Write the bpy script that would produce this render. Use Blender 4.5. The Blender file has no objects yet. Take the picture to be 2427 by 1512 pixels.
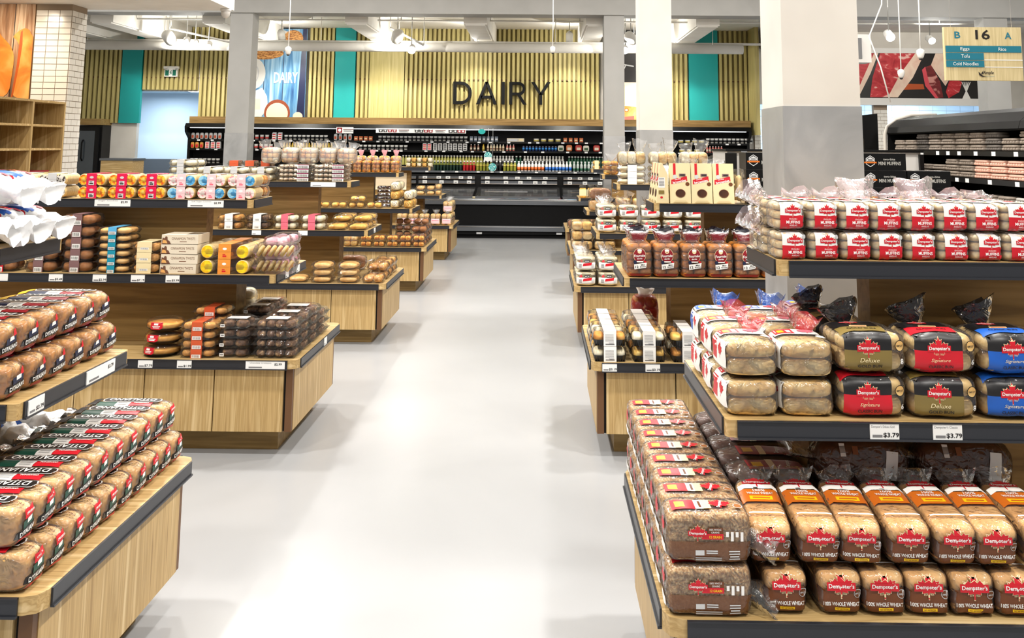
import bpy, bmesh, math, random
from mathutils import Vector, Matrix, noise
from mathutils.bvhtree import BVHTree

S = bpy.context.scene
COL = S.collection
R = math.radians
rnd = random.Random(7)

# ------------------------------------------------------------------ camera, world, lights, exposure
def look_matrix(pitch, yaw, roll):
    cy, sy, cp, sp = math.cos(yaw), math.sin(yaw), math.cos(pitch), math.sin(pitch)
    f = Vector((-sy*cp, cy*cp, sp)); r = Vector((cy, sy, 0)); u = r.cross(f)
    c, s = math.cos(roll), math.sin(roll)
    r2, u2 = c*r + s*u, c*u - s*r
    return Matrix((r2, u2, -f)).transposed()

cam = bpy.data.objects.new('camera', bpy.data.cameras.new('camera'))
COL.objects.link(cam)
FPX, PX, PY = 2192.5, 1252.6, 63.85          # focal length and principal point, in the 2427 x 1512 frame
cam.matrix_world = Matrix.Translation((0, 0, 1.65)) @ look_matrix(.1283, .0119, .0083).to_4x4()
cam.data.sensor_width = 36
cam.data.lens = FPX/2427*36
cam.data.shift_x = (1213.5-PX)/2427
cam.data.shift_y = -(756-PY)/2427
cam.data.clip_end = 80
S.camera = cam

S.view_settings.view_transform = 'Standard'
S.view_settings.look = 'None'
S.view_settings.gamma = 1
S.view_settings.use_curve_mapping = False
S.view_settings.exposure = 0.46
S.cycles.max_bounces = 7
S.cycles.diffuse_bounces = 3
S.cycles.glossy_bounces = 3
S.cycles.transmission_bounces = 4
S.cycles.transparent_max_bounces = 14
S.cycles.caustics_reflective = False
S.cycles.caustics_refractive = False
S.cycles.sample_clamp_indirect = 4

w = bpy.data.worlds.new('store'); S.world = w; w.use_nodes = True
w.node_tree.nodes['Background'].inputs[0].default_value = (1.0, .985, .96, 1)
w.node_tree.nodes['Background'].inputs[1].default_value = .3

def lamp(kind, loc, power, color=(1, .965, .91), size=.3, target=None, spot=60, blend=.6, name='ceiling_lamp_light'):
    d = bpy.data.lights.new(name, kind); d.energy = power; d.color = color
    if kind == 'AREA': d.shape = 'DISK'; d.size = size
    if kind == 'SPOT': d.spot_size = R(spot); d.spot_blend = blend; d.shadow_soft_size = size
    o = bpy.data.objects.new(name, d); COL.objects.link(o); o.location = loc
    if target is not None:
        o.rotation_euler = (Vector(target)-Vector(loc)).to_track_quat('-Z', 'Y').to_euler()
    return o

# ceiling lamps over the aisle and the islands (all above the frame)
for y, p in ((-1.6, 36), (.8, 92), (3.6, 105), (6.6, 100), (9.6, 102), (11.7, 74)):
    lamp('AREA', (-.6, y, 4.9), p*.36, size=.32)
    for x in (-3.0, 2.0):
        lamp('AREA', (x, y, 4.9), p, size=.32)
lamp('AREA', (-7, 12.2, 4.9), 80, size=.4); lamp('AREA', (6, 6, 4.9), 90, size=.4); lamp('AREA', (6.2, 12, 4.9), 90, size=.4)

# ------------------------------------------------------------------ materials
def lin(c):
    c = c/255
    return c/12.92 if c <= .04045 else ((c+.055)/1.055)**2.4
def rgb(r, g, b): return (lin(r), lin(g), lin(b), 1)

MATS = {}
def mat(name, c, rough=.5, metal=0., spec=.5, emit=0., coat=0.):
    if name in MATS: return MATS[name]
    m = bpy.data.materials.new(name); m.use_nodes = True
    b = m.node_tree.nodes['Principled BSDF']; i = b.inputs
    i['Base Color'].default_value = rgb(*c); i['Roughness'].default_value = rough; i['Metallic'].default_value = metal
    i['Specular IOR Level'].default_value = spec; i['Coat Weight'].default_value = coat
    if emit: i['Emission Color'].default_value = rgb(*c); i['Emission Strength'].default_value = emit
    MATS[name] = m
    return m

def nodes(m):
    t = m.node_tree
    def n(kind, **kw):
        x = t.nodes.new(kind)
        for k, v in kw.items():
            if k in x.bl_rna.properties: setattr(x, k, v)
            else: x.inputs[k.replace('_', ' ')].default_value = v
        return x
    return t, n, t.links.new

def tex(name, ramp, scale=(1, 1, 1), nscale=1., detail=4, dist=0., rough=.5, spec=.4, bump=0., kind='noise', coords='Object', metal=0.):
    """a material whose colour runs through RAMP along a noise of the object's own coordinates"""
    if name in MATS: return MATS[name]
    m = mat(name, (128, 128, 128), rough, metal, spec); t, n, L = nodes(m); b = t.nodes['Principled BSDF']
    tc = n('ShaderNodeTexCoord'); mp = n('ShaderNodeMapping'); mp.inputs['Scale'].default_value = scale
    L(tc.outputs[coords], mp.inputs[0])
    if kind == 'noise':
        x = n('ShaderNodeTexNoise'); x.inputs['Detail'].default_value = detail; x.inputs['Distortion'].default_value = dist
    else:
        x = n('ShaderNodeTexVoronoi')
    x.inputs['Scale'].default_value = nscale
    L(mp.outputs[0], x.inputs['Vector'])
    cr = n('ShaderNodeValToRGB'); e = cr.color_ramp.elements
    e[0].position, e[0].color = ramp[0][0], rgb(*ramp[0][1]); e[1].position, e[1].color = ramp[-1][0], rgb(*ramp[-1][1])
    for p, c in ramp[1:-1]:
        k = e.new(p); k.color = rgb(*c)
    L(x.outputs[0], cr.inputs[0]); L(cr.outputs[0], b.inputs['Base Color'])
    if bump:
        bp = n('ShaderNodeBump'); bp.inputs['Strength'].default_value = bump; bp.inputs['Distance'].default_value = .01
        L(x.outputs[0], bp.inputs['Height']); L(bp.outputs[0], b.inputs['Normal'])
    return m

def film(name, haze=.1, gloss=.75, bump=.5, scale=45, tint=(255, 255, 255), rough=.13, base=.04):
    """thin clear plastic: see-through, with a sheen that its wrinkles break up, and a little milkiness"""
    if name in MATS: return MATS[name]
    m = bpy.data.materials.new(name); m.use_nodes = True; MATS[name] = m
    t, n, L = nodes(m); t.nodes.remove(t.nodes['Principled BSDF']); out = t.nodes['Material Output']
    tr = n('ShaderNodeBsdfTransparent'); tr.inputs[0].default_value = (.975, .975, .975, 1)
    df = n('ShaderNodeBsdfDiffuse'); df.inputs[0].default_value = rgb(*tint)
    gl = n('ShaderNodeBsdfGlossy'); gl.inputs['Roughness'].default_value = rough; gl.inputs[0].default_value = (1, 1, 1, 1)
    lw = n('ShaderNodeLayerWeight'); lw.inputs[0].default_value = .22
    if bump:
        tc = n('ShaderNodeTexCoord'); nz = n('ShaderNodeTexNoise'); nz.inputs['Scale'].default_value = scale; nz.inputs['Detail'].default_value = 2.5
        nz.inputs['Distortion'].default_value = 1.2
        bp = n('ShaderNodeBump'); bp.inputs['Strength'].default_value = bump; bp.inputs['Distance'].default_value = .012
        L(tc.outputs['Object'], nz.inputs['Vector']); L(nz.outputs[0], bp.inputs['Height'])
        L(bp.outputs[0], gl.inputs['Normal']); L(bp.outputs[0], lw.inputs['Normal'])
    ma = n('ShaderNodeMath', operation='MULTIPLY_ADD'); ma.use_clamp = True; ma.inputs[1].default_value = gloss; ma.inputs[2].default_value = base
    L(lw.outputs['Fresnel'], ma.inputs[0])
    m1 = n('ShaderNodeMixShader'); m1.inputs[0].default_value = haze; L(tr.outputs[0], m1.inputs[1]); L(df.outputs[0], m1.inputs[2])
    m2 = n('ShaderNodeMixShader'); L(ma.outputs[0], m2.inputs[0]); L(m1.outputs[0], m2.inputs[1]); L(gl.outputs[0], m2.inputs[2])
    L(m2.outputs[0], out.inputs['Surface'])
    return m

OAK = [(.28, (158, 126, 76)), (.42, (198, 167, 114)), (.52, (176, 145, 93)), (.62, (206, 177, 126)), (.75, (222, 197, 150))]
oak_v = tex('oak_upright', OAK, (19, 19, .8), 1.6, 4, .5, .45, .35)
oak_h = tex('oak_lengthwise', OAK, (1.1, 26, 26), 1.6, 3, .4, .42, .35)
DOAK = [(.3, (128, 102, 58)), (.48, (150, 122, 74)), (.7, (168, 140, 90))]
doak_h = tex('dark_oak_lengthwise', DOAK, (1.0, 14, 14), 1.6, 3, .8, .5, .3)
riser_h = tex('riser_oak', [(.3, (112, 86, 48)), (.48, (134, 106, 62)), (.7, (152, 122, 76))], (1.0, 14, 14), 1.6, 3, .8, .5, .25)  # oak darkened: shade under the shelves is put into its colour
doak_v = tex('dark_oak_upright', DOAK, (14, 14, 1.0), 1.6, 3, .6, .5, .3)
post_brown = mat('walnut_edge', (104, 70, 40), .5)
charcoal = mat('charcoal_label_channel', (40, 42, 48), .34, 0, .5)
dark_gap = mat('shadow_gap_black', (18, 14, 12), .8)
white_card = mat('white_card', (240, 240, 238), .6)
ink = mat('black_ink', (22, 20, 22), .5)
grey_ink = mat('grey_ink', (120, 120, 122), .6)
white_paint = tex('white_paint', [(.3, (226, 222, 214)), (.7, (236, 233, 226))], (1, 1, 1), 3, 2, 0, .7, .25)
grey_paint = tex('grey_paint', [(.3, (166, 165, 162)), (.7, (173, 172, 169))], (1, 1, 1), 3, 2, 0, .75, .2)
pale_paint = tex('pale_paint', [(.3, (216, 211, 203)), (.7, (226, 222, 214))], (1, 1, 1), 3, 2, 0, .7, .25)
steel = tex('brushed_steel', [(.3, (166, 167, 168)), (.55, (182, 183, 184)), (.7, (198, 198, 198))], (1, 1, 1), 3, 5, 1.2, .34, .5, 0, metal=.42)
chrome = mat('chrome', (215, 215, 215), .18, 1)
black_metal = mat('black_enamel', (9, 9, 10), .4, 0, .25)
black_matt = mat('matt_black', (7, 7, 8), .7, 0, .2)
teal = mat('teal_panel', (22, 160, 158), .5)
slat_wood = tex('slat_ash', [(.3, (172, 158, 98)), (.5, (190, 176, 116)), (.72, (202, 189, 133))], (24, 24, .9), 1.5, 3, .3, .5, .3)
rail_grey = mat('rail_grey', (116, 120, 126), .3, .6)

# ------------------------------------------------------------------ mesh building
_GRID = {}
def cube_grid(nx, ny, nz):
    k = (nx, ny, nz)
    if k in _GRID: return _GRID[k]
    ids, vs, fs = {}, [], []
    def vid(i, j, l):
        q = (i, j, l)
        if q not in ids:
            ids[q] = len(vs); vs.append((2*i/nx-1, 2*j/ny-1, 2*l/nz-1))
        return ids[q]
    for l, s in ((0, 1), (nz, 0)):
        for i in range(nx):
            for j in range(ny):
                q = [vid(i, j, l), vid(i+1, j, l), vid(i+1, j+1, l), vid(i, j+1, l)]; fs.append(q[::-1] if s else q)
    for j, s in ((0, 0), (ny, 1)):
        for i in range(nx):
            for l in range(nz):
                q = [vid(i, j, l), vid(i+1, j, l), vid(i+1, j, l+1), vid(i, j, l+1)]; fs.append(q[::-1] if s else q)
    for i, s in ((0, 1), (nx, 0)):
        for j in range(ny):
            for l in range(nz):
                q = [vid(i, j, l), vid(i, j+1, l), vid(i, j+1, l+1), vid(i, j, l+1)]; fs.append(q[::-1] if s else q)
    _GRID[k] = (vs, fs)
    return _GRID[k]

class G:
    def __init__(s): s.v, s.f, s.m, s.sm, s.mats = [], [], [], [], []
    def mi(s, m):
        if m not in s.mats: s.mats.append(m)
        return s.mats.index(m)
    def add(s, vs, fs, m, smooth=False):
        b = len(s.v); k = s.mi(m); s.v.extend([tuple(x) for x in vs])
        for f in fs: s.f.append([b+i for i in f]); s.m.append(k); s.sm.append(smooth)
        return s
    def box(s, x0, x1, y0, y1, z0, z1, m):
        return s.add([(x0, y0, z0), (x1, y0, z0), (x1, y1, z0), (x0, y1, z0), (x0, y0, z1), (x1, y0, z1), (x1, y1, z1), (x0, y1, z1)],
                     [(3, 2, 1, 0), (4, 5, 6, 7), (0, 1, 5, 4), (1, 2, 6, 5), (2, 3, 7, 6), (3, 0, 4, 7)], m)
    def blob(s, c, d, m, p=5., n=8, fn=None, smooth=True, rz=0.):
        """a rounded box of size D centred on C; P says how square it is; FN bends points of the unit shape"""
        if isinstance(n, int): n = (n, n, n)
        gv, gf = cube_grid(*n); out = []
        cr, sr = math.cos(rz), math.sin(rz)
        for x, y, z in gv:
            k = (abs(x)**p+abs(y)**p+abs(z)**p)**(-1/p)
            q = (x*k, y*k, z*k)
            if fn: q = fn(*q)
            a, b_, e = q[0]*d[0]/2, q[1]*d[1]/2, q[2]*d[2]/2
            out.append((c[0]+a*cr-b_*sr, c[1]+a*sr+b_*cr, c[2]+e))
        return s.add(out, gf, m, smooth)
    def prism(s, poly, a0, a1, m, axis='z', smooth=False):
        """poly (2-D, counter-clockwise seen against the axis) pushed from a0 to a1"""
        def P(u, v, a): return {'z': (u, v, a), 'y': (u, a, v), 'x': (a, u, v)}[axis]
        n = len(poly); vs = [P(u, v, a0) for u, v in poly]+[P(u, v, a1) for u, v in poly]
        s.add(vs, [list(range(n))[::-1], list(range(n, 2*n))], m)
        b = len(s.v)-2*n; k = s.mi(m)
        for i in range(n):
            j = (i+1) % n; s.f.append([b+i, b+j, b+n+j, b+n+i]); s.m.append(k); s.sm.append(smooth)
        return s
    def lathe(s, prof, c, m, n=16, axis='z', smooth=True, sq=(1, 1)):
        """prof: (radius, height) rows"""
        vs, fs = [], []
        for r, h in prof:
            for i in range(n):
                a = 2*math.pi*i/n; u, v = r*math.cos(a)*sq[0], r*math.sin(a)*sq[1]
                q = {'z': (u, v, h), 'y': (u, h, -v), 'x': (h, u, v)}[axis]
                vs.append((c[0]+q[0], c[1]+q[1], c[2]+q[2]))
        for k in range(len(prof)-1):
            for i in range(n):
                j = (i+1) % n; fs.append([k*n+i, k*n+j, (k+1)*n+j, (k+1)*n+i])
        fs.append(list(range(n))[::-1]); fs.append([(len(prof)-1)*n+i for i in range(n)])
        return s.add(vs, fs, m, smooth)
    def cyl(s, c, r, h, m, n=16, axis='z', r2=None):
        return s.lathe([(r, 0), (r if r2 is None else r2, h)], c, m, n, axis)
    def tube(s, pts, r, m, n=8):
        vs, fs = [], []; pts = [Vector(p) for p in pts]
        for i, p in enumerate(pts):
            t = (pts[min(i+1, len(pts)-1)]-pts[max(i-1, 0)]).normalized()
            u = t.orthogonal().normalized(); v = t.cross(u)
            for k in range(n):
                a = 2*math.pi*k/n; vs.append(p+u*math.cos(a)*r+v*math.sin(a)*r)
        for i in range(len(pts)-1):
            for k in range(n):
                j = (k+1) % n; fs.append([i*n+k, i*n+j, (i+1)*n+j, (i+1)*n+k])
        fs.append(list(range(n))[::-1]); fs.append([(len(pts)-1)*n+k for k in range(n)])
        return s.add(vs, fs, m, True)
    def mesh(s, name):
        me = bpy.data.meshes.new(name); me.from_pydata(s.v, [], s.f)
        for m in s.mats: me.materials.append(m)
        me.polygons.foreach_set('material_index', s.m); me.polygons.foreach_set('use_smooth', s.sm); me.update()
        return me

def obj(name, g, parent=None, link=True, label=None):
    o = bpy.data.objects.new(name, g.mesh(name))
    if link: COL.objects.link(o)
    if parent: o.parent = parent
    if label: o['label'] = label
    return o
def tag(o, label, cat, group=None):
    o['label'] = label; o['category'] = cat
    if group: o['group'] = group
    return o
def empty(name, loc=(0, 0, 0), rz=0, link=True):
    o = bpy.data.objects.new(name, None); o.empty_display_size = .05
    if link: COL.objects.link(o)
    o.location = loc; o.rotation_euler = (0, 0, rz)
    return o
def struct(name, g, label=None):
    o = obj(name, g); o['kind'] = 'structure'
    if label: o['label'] = label
    return o
def clone(root, loc, rz=0., label='', cat='', group=None, tilt=(0, 0), scale=None):
    """a copy of a thing with copies of its parts and their parts"""
    def cp(o, parent):
        c = o.copy(); COL.objects.link(c)
        if parent: c.parent = parent
        for ch in KIDS.get(o.name, ()): cp(ch, c)
        return c
    r = cp(root, None); r.location = loc; r.rotation_euler = (tilt[0], tilt[1], rz)
    if scale: r.scale = scale
    tag(r, label, cat, group)
    return r
KIDS = {}
def proto(name): return empty(name, link=False)
def part(root, name, g, label=None):
    g.v = [(v[0], v[1], max(v[2], .0012)) for v in g.v]          # goods lie flat on what carries them
    o = obj(name, g, root, False, label); KIDS.setdefault(root.name, []).append(o)
    return o

ORD = 'first second third fourth fifth sixth seventh eighth ninth tenth eleventh twelfth'.split()

# ------------------------------------------------------------------ lettering and flat artwork
_TXT = {}
def text2d(s, bold=False):
    k = (s, bold)
    if k in _TXT: return _TXT[k]
    cu = bpy.data.curves.new('lettering', 'FONT'); cu.body = s; cu.size = 1; cu.resolution_u = 2
    if bold: cu.offset = .02
    o = bpy.data.objects.new('lettering', cu); COL.objects.link(o)
    me = bpy.data.meshes.new_from_object(o.evaluated_get(bpy.context.evaluated_depsgraph_get()))
    vs = [(v.co.x, v.co.y) for v in me.vertices]; fs = [list(p.vertices) for p in me.polygons]
    bpy.data.objects.remove(o); bpy.data.curves.remove(cu); bpy.data.meshes.remove(me)
    x0, x1 = min(v[0] for v in vs), max(v[0] for v in vs); y0, y1 = min(v[1] for v in vs), max(v[1] for v in vs)
    _TXT[k] = ([((x-x0)/(x1-x0)-.5, (y-y0)/(y1-y0)-.5) for x, y in vs], fs, (x1-x0)/(y1-y0))
    return _TXT[k]

LEAF = [(0, 1), (.13, .70), (.30, .80), (.23, .38), (.46, .60), (.53, .45), (.80, .50), (.71, .22), (.86, .12), (.44, -.22), (.47, -.38), (.06, -.32), (.05, -.75)]
LEAF = LEAF+[(-x, y) for x, y in LEAF[:0:-1]]
def ell(cx, cy, rx, ry, n=20): return [(cx+rx*math.cos(2*math.pi*i/n), cy+ry*math.sin(2*math.pi*i/n)) for i in range(n)]

class Art:
    """flat artwork in a plane (a to the right, b up), then laid onto a surface"""
    def __init__(s): s.items = []; s.k = 0; s.lift = set()
    def _p(s, vs, fs, m): s.items.append((vs, fs, m, s.k)); s.k += 1; return s
    def rect(s, a0, a1, b0, b1, m, n=(1, 1)):
        nx, ny = n if n == (1, 1) else (max(n[0], math.ceil((a1-a0)/.011)), max(n[1], math.ceil((b1-b0)/.011)))
        vs = [(a0+(a1-a0)*i/nx, b0+(b1-b0)*j/ny) for j in range(ny+1) for i in range(nx+1)]
        fs = [(j*(nx+1)+i, j*(nx+1)+i+1, (j+1)*(nx+1)+i+1, (j+1)*(nx+1)+i) for j in range(ny) for i in range(nx)]
        return s._p(vs, fs, m)
    def poly(s, pts, m, cut=0):
        if not cut: return s._p(list(pts), [list(range(len(pts)))], m)
        b = bmesh.new(); f = b.faces.new([b.verts.new((x, y, 0)) for x, y in pts])
        bmesh.ops.triangulate(b, faces=[f])
        for _ in range(4):
            es = [e for e in b.edges if e.calc_length() > cut]
            if not es: break
            bmesh.ops.subdivide_edges(b, edges=es, cuts=1); bmesh.ops.triangulate(b, faces=b.faces[:])
        b.verts.index_update(); vs = [(v.co.x, v.co.y) for v in b.verts]; fs = [[v.index for v in f.verts] for f in b.faces]
        b.free()
        return s._p(vs, fs, m)
    def soft(s, pts, m, k=2):
        for _ in range(k): pts = [q for a, b in zip(pts, pts[1:]+pts[:1]) for q in ((a[0]*.75+b[0]*.25, a[1]*.75+b[1]*.25), (a[0]*.25+b[0]*.75, a[1]*.25+b[1]*.75))]
        return s.poly(pts, m)
    def leaf(s, ca, cb, r, m, cut=0): return s.poly([(ca+x*r, cb+y*r) for x, y in LEAF], m, cut)
    def oval(s, ca, cb, ra, rb, m, n=20, cut=0): return s.poly(ell(ca, cb, ra, rb, n), m, cut)
    def text(s, t, ca, cb, wd, h, m, bold=False, slant=0, rot=0):
        vs, fs, asp = text2d(t, bold)
        if wd is None: wd = h*asp
        c, q = math.cos(rot), math.sin(rot)
        P = [((x*wd+y*h*slant), y*h) for x, y in vs]; s.lift.add(s.k)
        return s._p([(ca+x*c-y*q, cb+x*q+y*c) for x, y in P], fs, m)
    def lay(s, g, O, Rt, Up, bvh=None, off=.0005, step=.0003):
        O, Rt, Up = Vector(O), Vector(Rt).normalized(), Vector(Up).normalized(); N = Rt.cross(Up)
        for vs, fs, m, k in s.items:
            out = []
            for a, b in vs:
                p = O+Rt*a+Up*b; d = off+k*step
                if bvh:
                    q = bvh.ray_cast(p+N*.3, -N)[0]
                    if q is None:
                        q = bvh.find_nearest(p)[0]
                    p = q; d = d+(.0028 if k in s.lift else .0021)
                out.append(p+N*d)
            nm = sum((((Vector((*vs[f[1]], 0))-Vector((*vs[f[0]], 0))).cross(Vector((*vs[f[2]], 0))-Vector((*vs[f[0]], 0)))).z for f in fs[:6]), 0)
            g.add(out, fs if nm >= 0 else [list(f)[::-1] for f in fs], m, bool(bvh))
        return g
# ------------------------------------------------------------------ the setting
floor_m = tex('epoxy_floor', [(.3, (157, 158, 160)), (.6, (166, 167, 169)), (.8, (173, 174, 176))], (1, 1, 1), .7, 4, .5, .3, .4)
g = G(); g.box(-12, 12, -4, 21.5, -.1, 0, floor_m); struct('floor', g, 'pale grey polished floor running down the aisle')
g = G(); g.box(-12, 12, -4, 14.63, 5.2, 5.3, white_paint); g.box(-12, 12, 15.0, 18.8, 4.0, 4.1, white_paint); struct('ceiling', g, 'white ceiling high over the store')
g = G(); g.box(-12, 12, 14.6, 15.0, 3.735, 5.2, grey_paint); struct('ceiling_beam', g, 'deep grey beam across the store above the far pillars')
g = G()
for x0, x1 in ((-12, -8.11), (-6.87, 4.3)):
    g.box(x0, x1, 18.68, 18.8, 0, 4.0, pale_paint)
g.box(-8.11, -6.87, 18.68, 18.8, 2.7, 4.0, pale_paint)
g.box(4.3, 12, 18.68, 18.8, 2.63, 4.0, pale_paint); g.box(4.3, 12, 18.68, 18.8, 0, 1.15, pale_paint); g.box(9.05, 12, 18.68, 18.8, 1.15, 2.63, pale_paint)
struct('wall_back', g, 'back wall of the store')
g = G(); g.box(10.6, 10.7, -4, 18.8, 0, 5.2, pale_paint); struct('wall_right', g)
g = G(); g.box(-11.6, -11.5, -4, 18.8, 0, 5.2, pale_paint); struct('wall_left', g)

# pillars: painted, with a steel jacket to 1.82 m
def pillar(x0, x1, y0, y1, top, paint, label):
    g = G(); g.box(x0, x1, y0, y1, 1.82, top, paint); o = struct('pillar', g, label)
    g = G(); g.box(x0-.004, x1+.004, y0-.004, y1+.004, 0, 1.82, steel); obj('steel_jacket', g, o, label='brushed steel jacket')
pillar(.985, 1.295, 3.75, 4.1, 5.2, pale_paint, 'big white pillar with steel jacket behind the english muffins')
pillar(1.0, 1.32, 9.19, 9.54, 5.2, pale_paint, 'white pillar with steel jacket behind the brownie bags')
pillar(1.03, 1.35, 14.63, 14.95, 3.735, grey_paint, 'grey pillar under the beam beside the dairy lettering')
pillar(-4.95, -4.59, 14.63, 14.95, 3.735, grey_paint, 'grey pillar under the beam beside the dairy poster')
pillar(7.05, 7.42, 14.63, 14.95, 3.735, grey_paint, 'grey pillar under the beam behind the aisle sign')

# slat cladding on the back wall, teal panels between
TR = [0]
def trim(g, label):
    TR[0] += 1
    return struct('trim_%d' % TR[0], g, label)
def slats(x0, x1, z0, z1, label, y=18.6):
    g = G(); n = max(1, round((x1-x0)/.093)); p = (x1-x0)/n
    g.box(x0, x1, y+.05, y+.075, z0, z1, doak_slat)
    for i in range(n):
        g.box(x0+p*i+.02, x0+p*i+.072, y-.02, y+.05, z0, z1, slat_wood)
    for z in (2.97,):
        if z0 < z < z1: g.box(x0, x1, y+.018, y+.03, z-.012, z+.012, post_brown)
    return trim(g, label)
doak_slat = tex('slat_backing', [(.3, (150, 136, 84)), (.7, (172, 158, 106))], (24, 24, .9), 1.5, 3, .3, .6, .2)
slats(-9.3, -8.44, 2.05, 4.0, 'upright wooden slats beside the glass door cooler')
slats(-8.02, -6.9, 2.72, 4.0, 'upright wooden slats above the lit doorway')
slats(-6.87, -5.76, 2.18, 4.0, 'upright wooden slats behind the grey pillar')
slats(-4.66, -4.13, 2.18, 4.0, 'upright wooden slats between dairy poster and teal panel')
slats(-3.70, -3.42, 2.18, 4.0, 'upright wooden slats beside the plain wooden board')
slats(-2.72, 1.22, 2.18, 4.0, 'upright wooden slats behind the dairy lettering')
slats(2.62, 3.0, 2.18, 4.0, 'upright wooden slats beside the dark cheese poster')
slats(3.6, 4.2, 2.18, 4.0, 'upright wooden slats at the meat counter end')
g = G(); g.box(-3.42, -2.72, 18.58, 18.66, 2.18, 4.0, slat_wood); trim(g, 'plain wooden board among the slats')
g = G(); g.box(4.2, 4.28, 18.0, 18.68, 1.9, 4.0, slat_wood); trim(g, 'wooden end board of the slat wall')
for x0, x1, z0, l in ((-8.44, -8.03, 2.05, 'teal panel beside the lit doorway'), (-4.12, -3.71, 2.18, 'teal panel beside the dairy poster'), (3.01, 3.59, 2.18, 'teal panel at the meat counter end')):
    g = G(); g.box(x0, x1, 18.57, 18.66, z0, 4.0, teal); trim(g, l)
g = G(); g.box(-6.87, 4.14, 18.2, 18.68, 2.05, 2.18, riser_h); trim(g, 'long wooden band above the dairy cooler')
g = G(); g.box(-9.1, -8.62, 18.2, 18.68, 2.0, 2.12, doak_h); trim(g, 'short wooden band above the glass door cooler')

# room beyond the lit doorway
cold = mat('cold_white_wall', (205, 222, 236), .6)
g = G(); g.box(-10.5, -10.4, 18.8, 21, 0, 2.9, cold); g.box(-6.85, -6.75, 18.8, 21, 0, 2.9, cold); g.box(-10.5, -6.75, 21, 21.1, 0, 2.9, cold)
g.box(-10.5, -6.75, 18.8, 21, 2.78, 2.86, cold); g.box(-10.4, -6.86, 20.96, 21, 0, 1.3, rail_grey)
struct('wall_doorway_room', g, 'pale blue lit room beyond the doorway')
glow = mat('cold_tube_glow', (235, 245, 255), .5, emit=9)
g = G(); g.box(-7.35, -6.95, 19.2, 19.5, 2.73, 2.779, glow)
tag(obj('ceiling_tube_light', g), 'white tube light on the ceiling inside the lit doorway', 'light')
lamp('AREA', (-8.3, 20, 2.7), 30, (.78, .9, 1), .8, name='doorway_room_light')

# meat counter: poster frame, window and tiled room
g = G(); g.box(4.9, 6.55, 18.56, 18.7, 2.5, 2.64, white_paint) if False else None
frame_white = mat('white_frame', (228, 226, 222), .5)
g.box(4.3, 9.15, 18.5, 18.68, 2.52, 2.66, frame_white); g.box(4.3, 9.15, 18.5, 18.68, 3.56, 3.66, frame_white)
g.box(4.3, 4.46, 18.5, 18.68, 2.66, 3.56, frame_white); g.box(9.04, 9.15, 18.5, 18.68, 1.15, 3.66, frame_white); trim(g, 'white frame round the meat poster')
def tiles(g, x0, x1, z0, z1, y, tw, th, m, grout, face=-1, brick=False, axis='x'):
    nz = int((z1-z0)/th)
    for r in range(nz):
        o = (tw/2 if brick and r % 2 else 0)
        x = x0-o
        while x < x1-.005:
            a, b = max(x, x0)+.003, min(x+tw, x1)-.003
            if b-a > .01:
                z = z0+r*th
                if axis == 'x': g.box(a, b, y-.006, y, z+.003, z+th-.003, m)
                else: g.box(y, y+.006, a, b, z+.003, z+th-.003, m)
            x += tw
tile_white = mat('glazed_white_tile', (226, 222, 214), .16)
grout = mat('grout', (150, 132, 112), .8)
tile_cold = mat('cold_glazed_tile', (214, 230, 242), .25)
g = G(); g.box(4.2, 9.6, 20.6, 20.7, .8, 2.8, rail_grey); tiles(g, 4.2, 9.6, 1.0, 2.75, 20.6, .3, .15, tile_cold, grout)
g.box(4.1, 4.2, 18.8, 20.7, .8, 2.8, tile_cold); g.box(9.6, 9.7, 18.8, 20.7, .8, 2.8, tile_cold); g.box(4.1, 9.7, 18.8, 20.7, 2.8, 2.85, tile_cold); g.box(4.1, 9.7, 18.8, 20.7, .75, .8, tile_cold)
struct('wall_meat_room', g, 'pale blue lit tiled room behind the meat window')
lamp('SPOT', (6.9, 15.5, 3.95), 150, (1, .95, .86), .06, (6.9, 18.5, 3.0), 95, .8, name='meat_poster_light')  # unseen spot, added to brighten the meat poster
lamp('AREA', (5.6, 19.7, 2.75), 50, (.75, .88, 1), .8, name='meat_room_light'); lamp('AREA', (8, 19.7, 2.75), 50, (.75, .88, 1), .8, name='meat_room_light')
g = G(); g.box(4.3, 9.05, 18.73, 18.735, 1.15, 2.52, film('window_pane', .02, .5, 0)); o = struct('window_1', g, 'wide window into the meat room')
g = G()
for x0, x1 in ((4.3, 4.42), (6.68, 6.95)):
    g.box(x0, x1, 18.6, 18.7, 1.1, 2.52, grout); tiles(g, x0, x1, 1.1, 2.5, 18.6, .135, .07, tile_white, grout, brick=True)
trim(g, 'tiled piers of the meat window')

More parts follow.
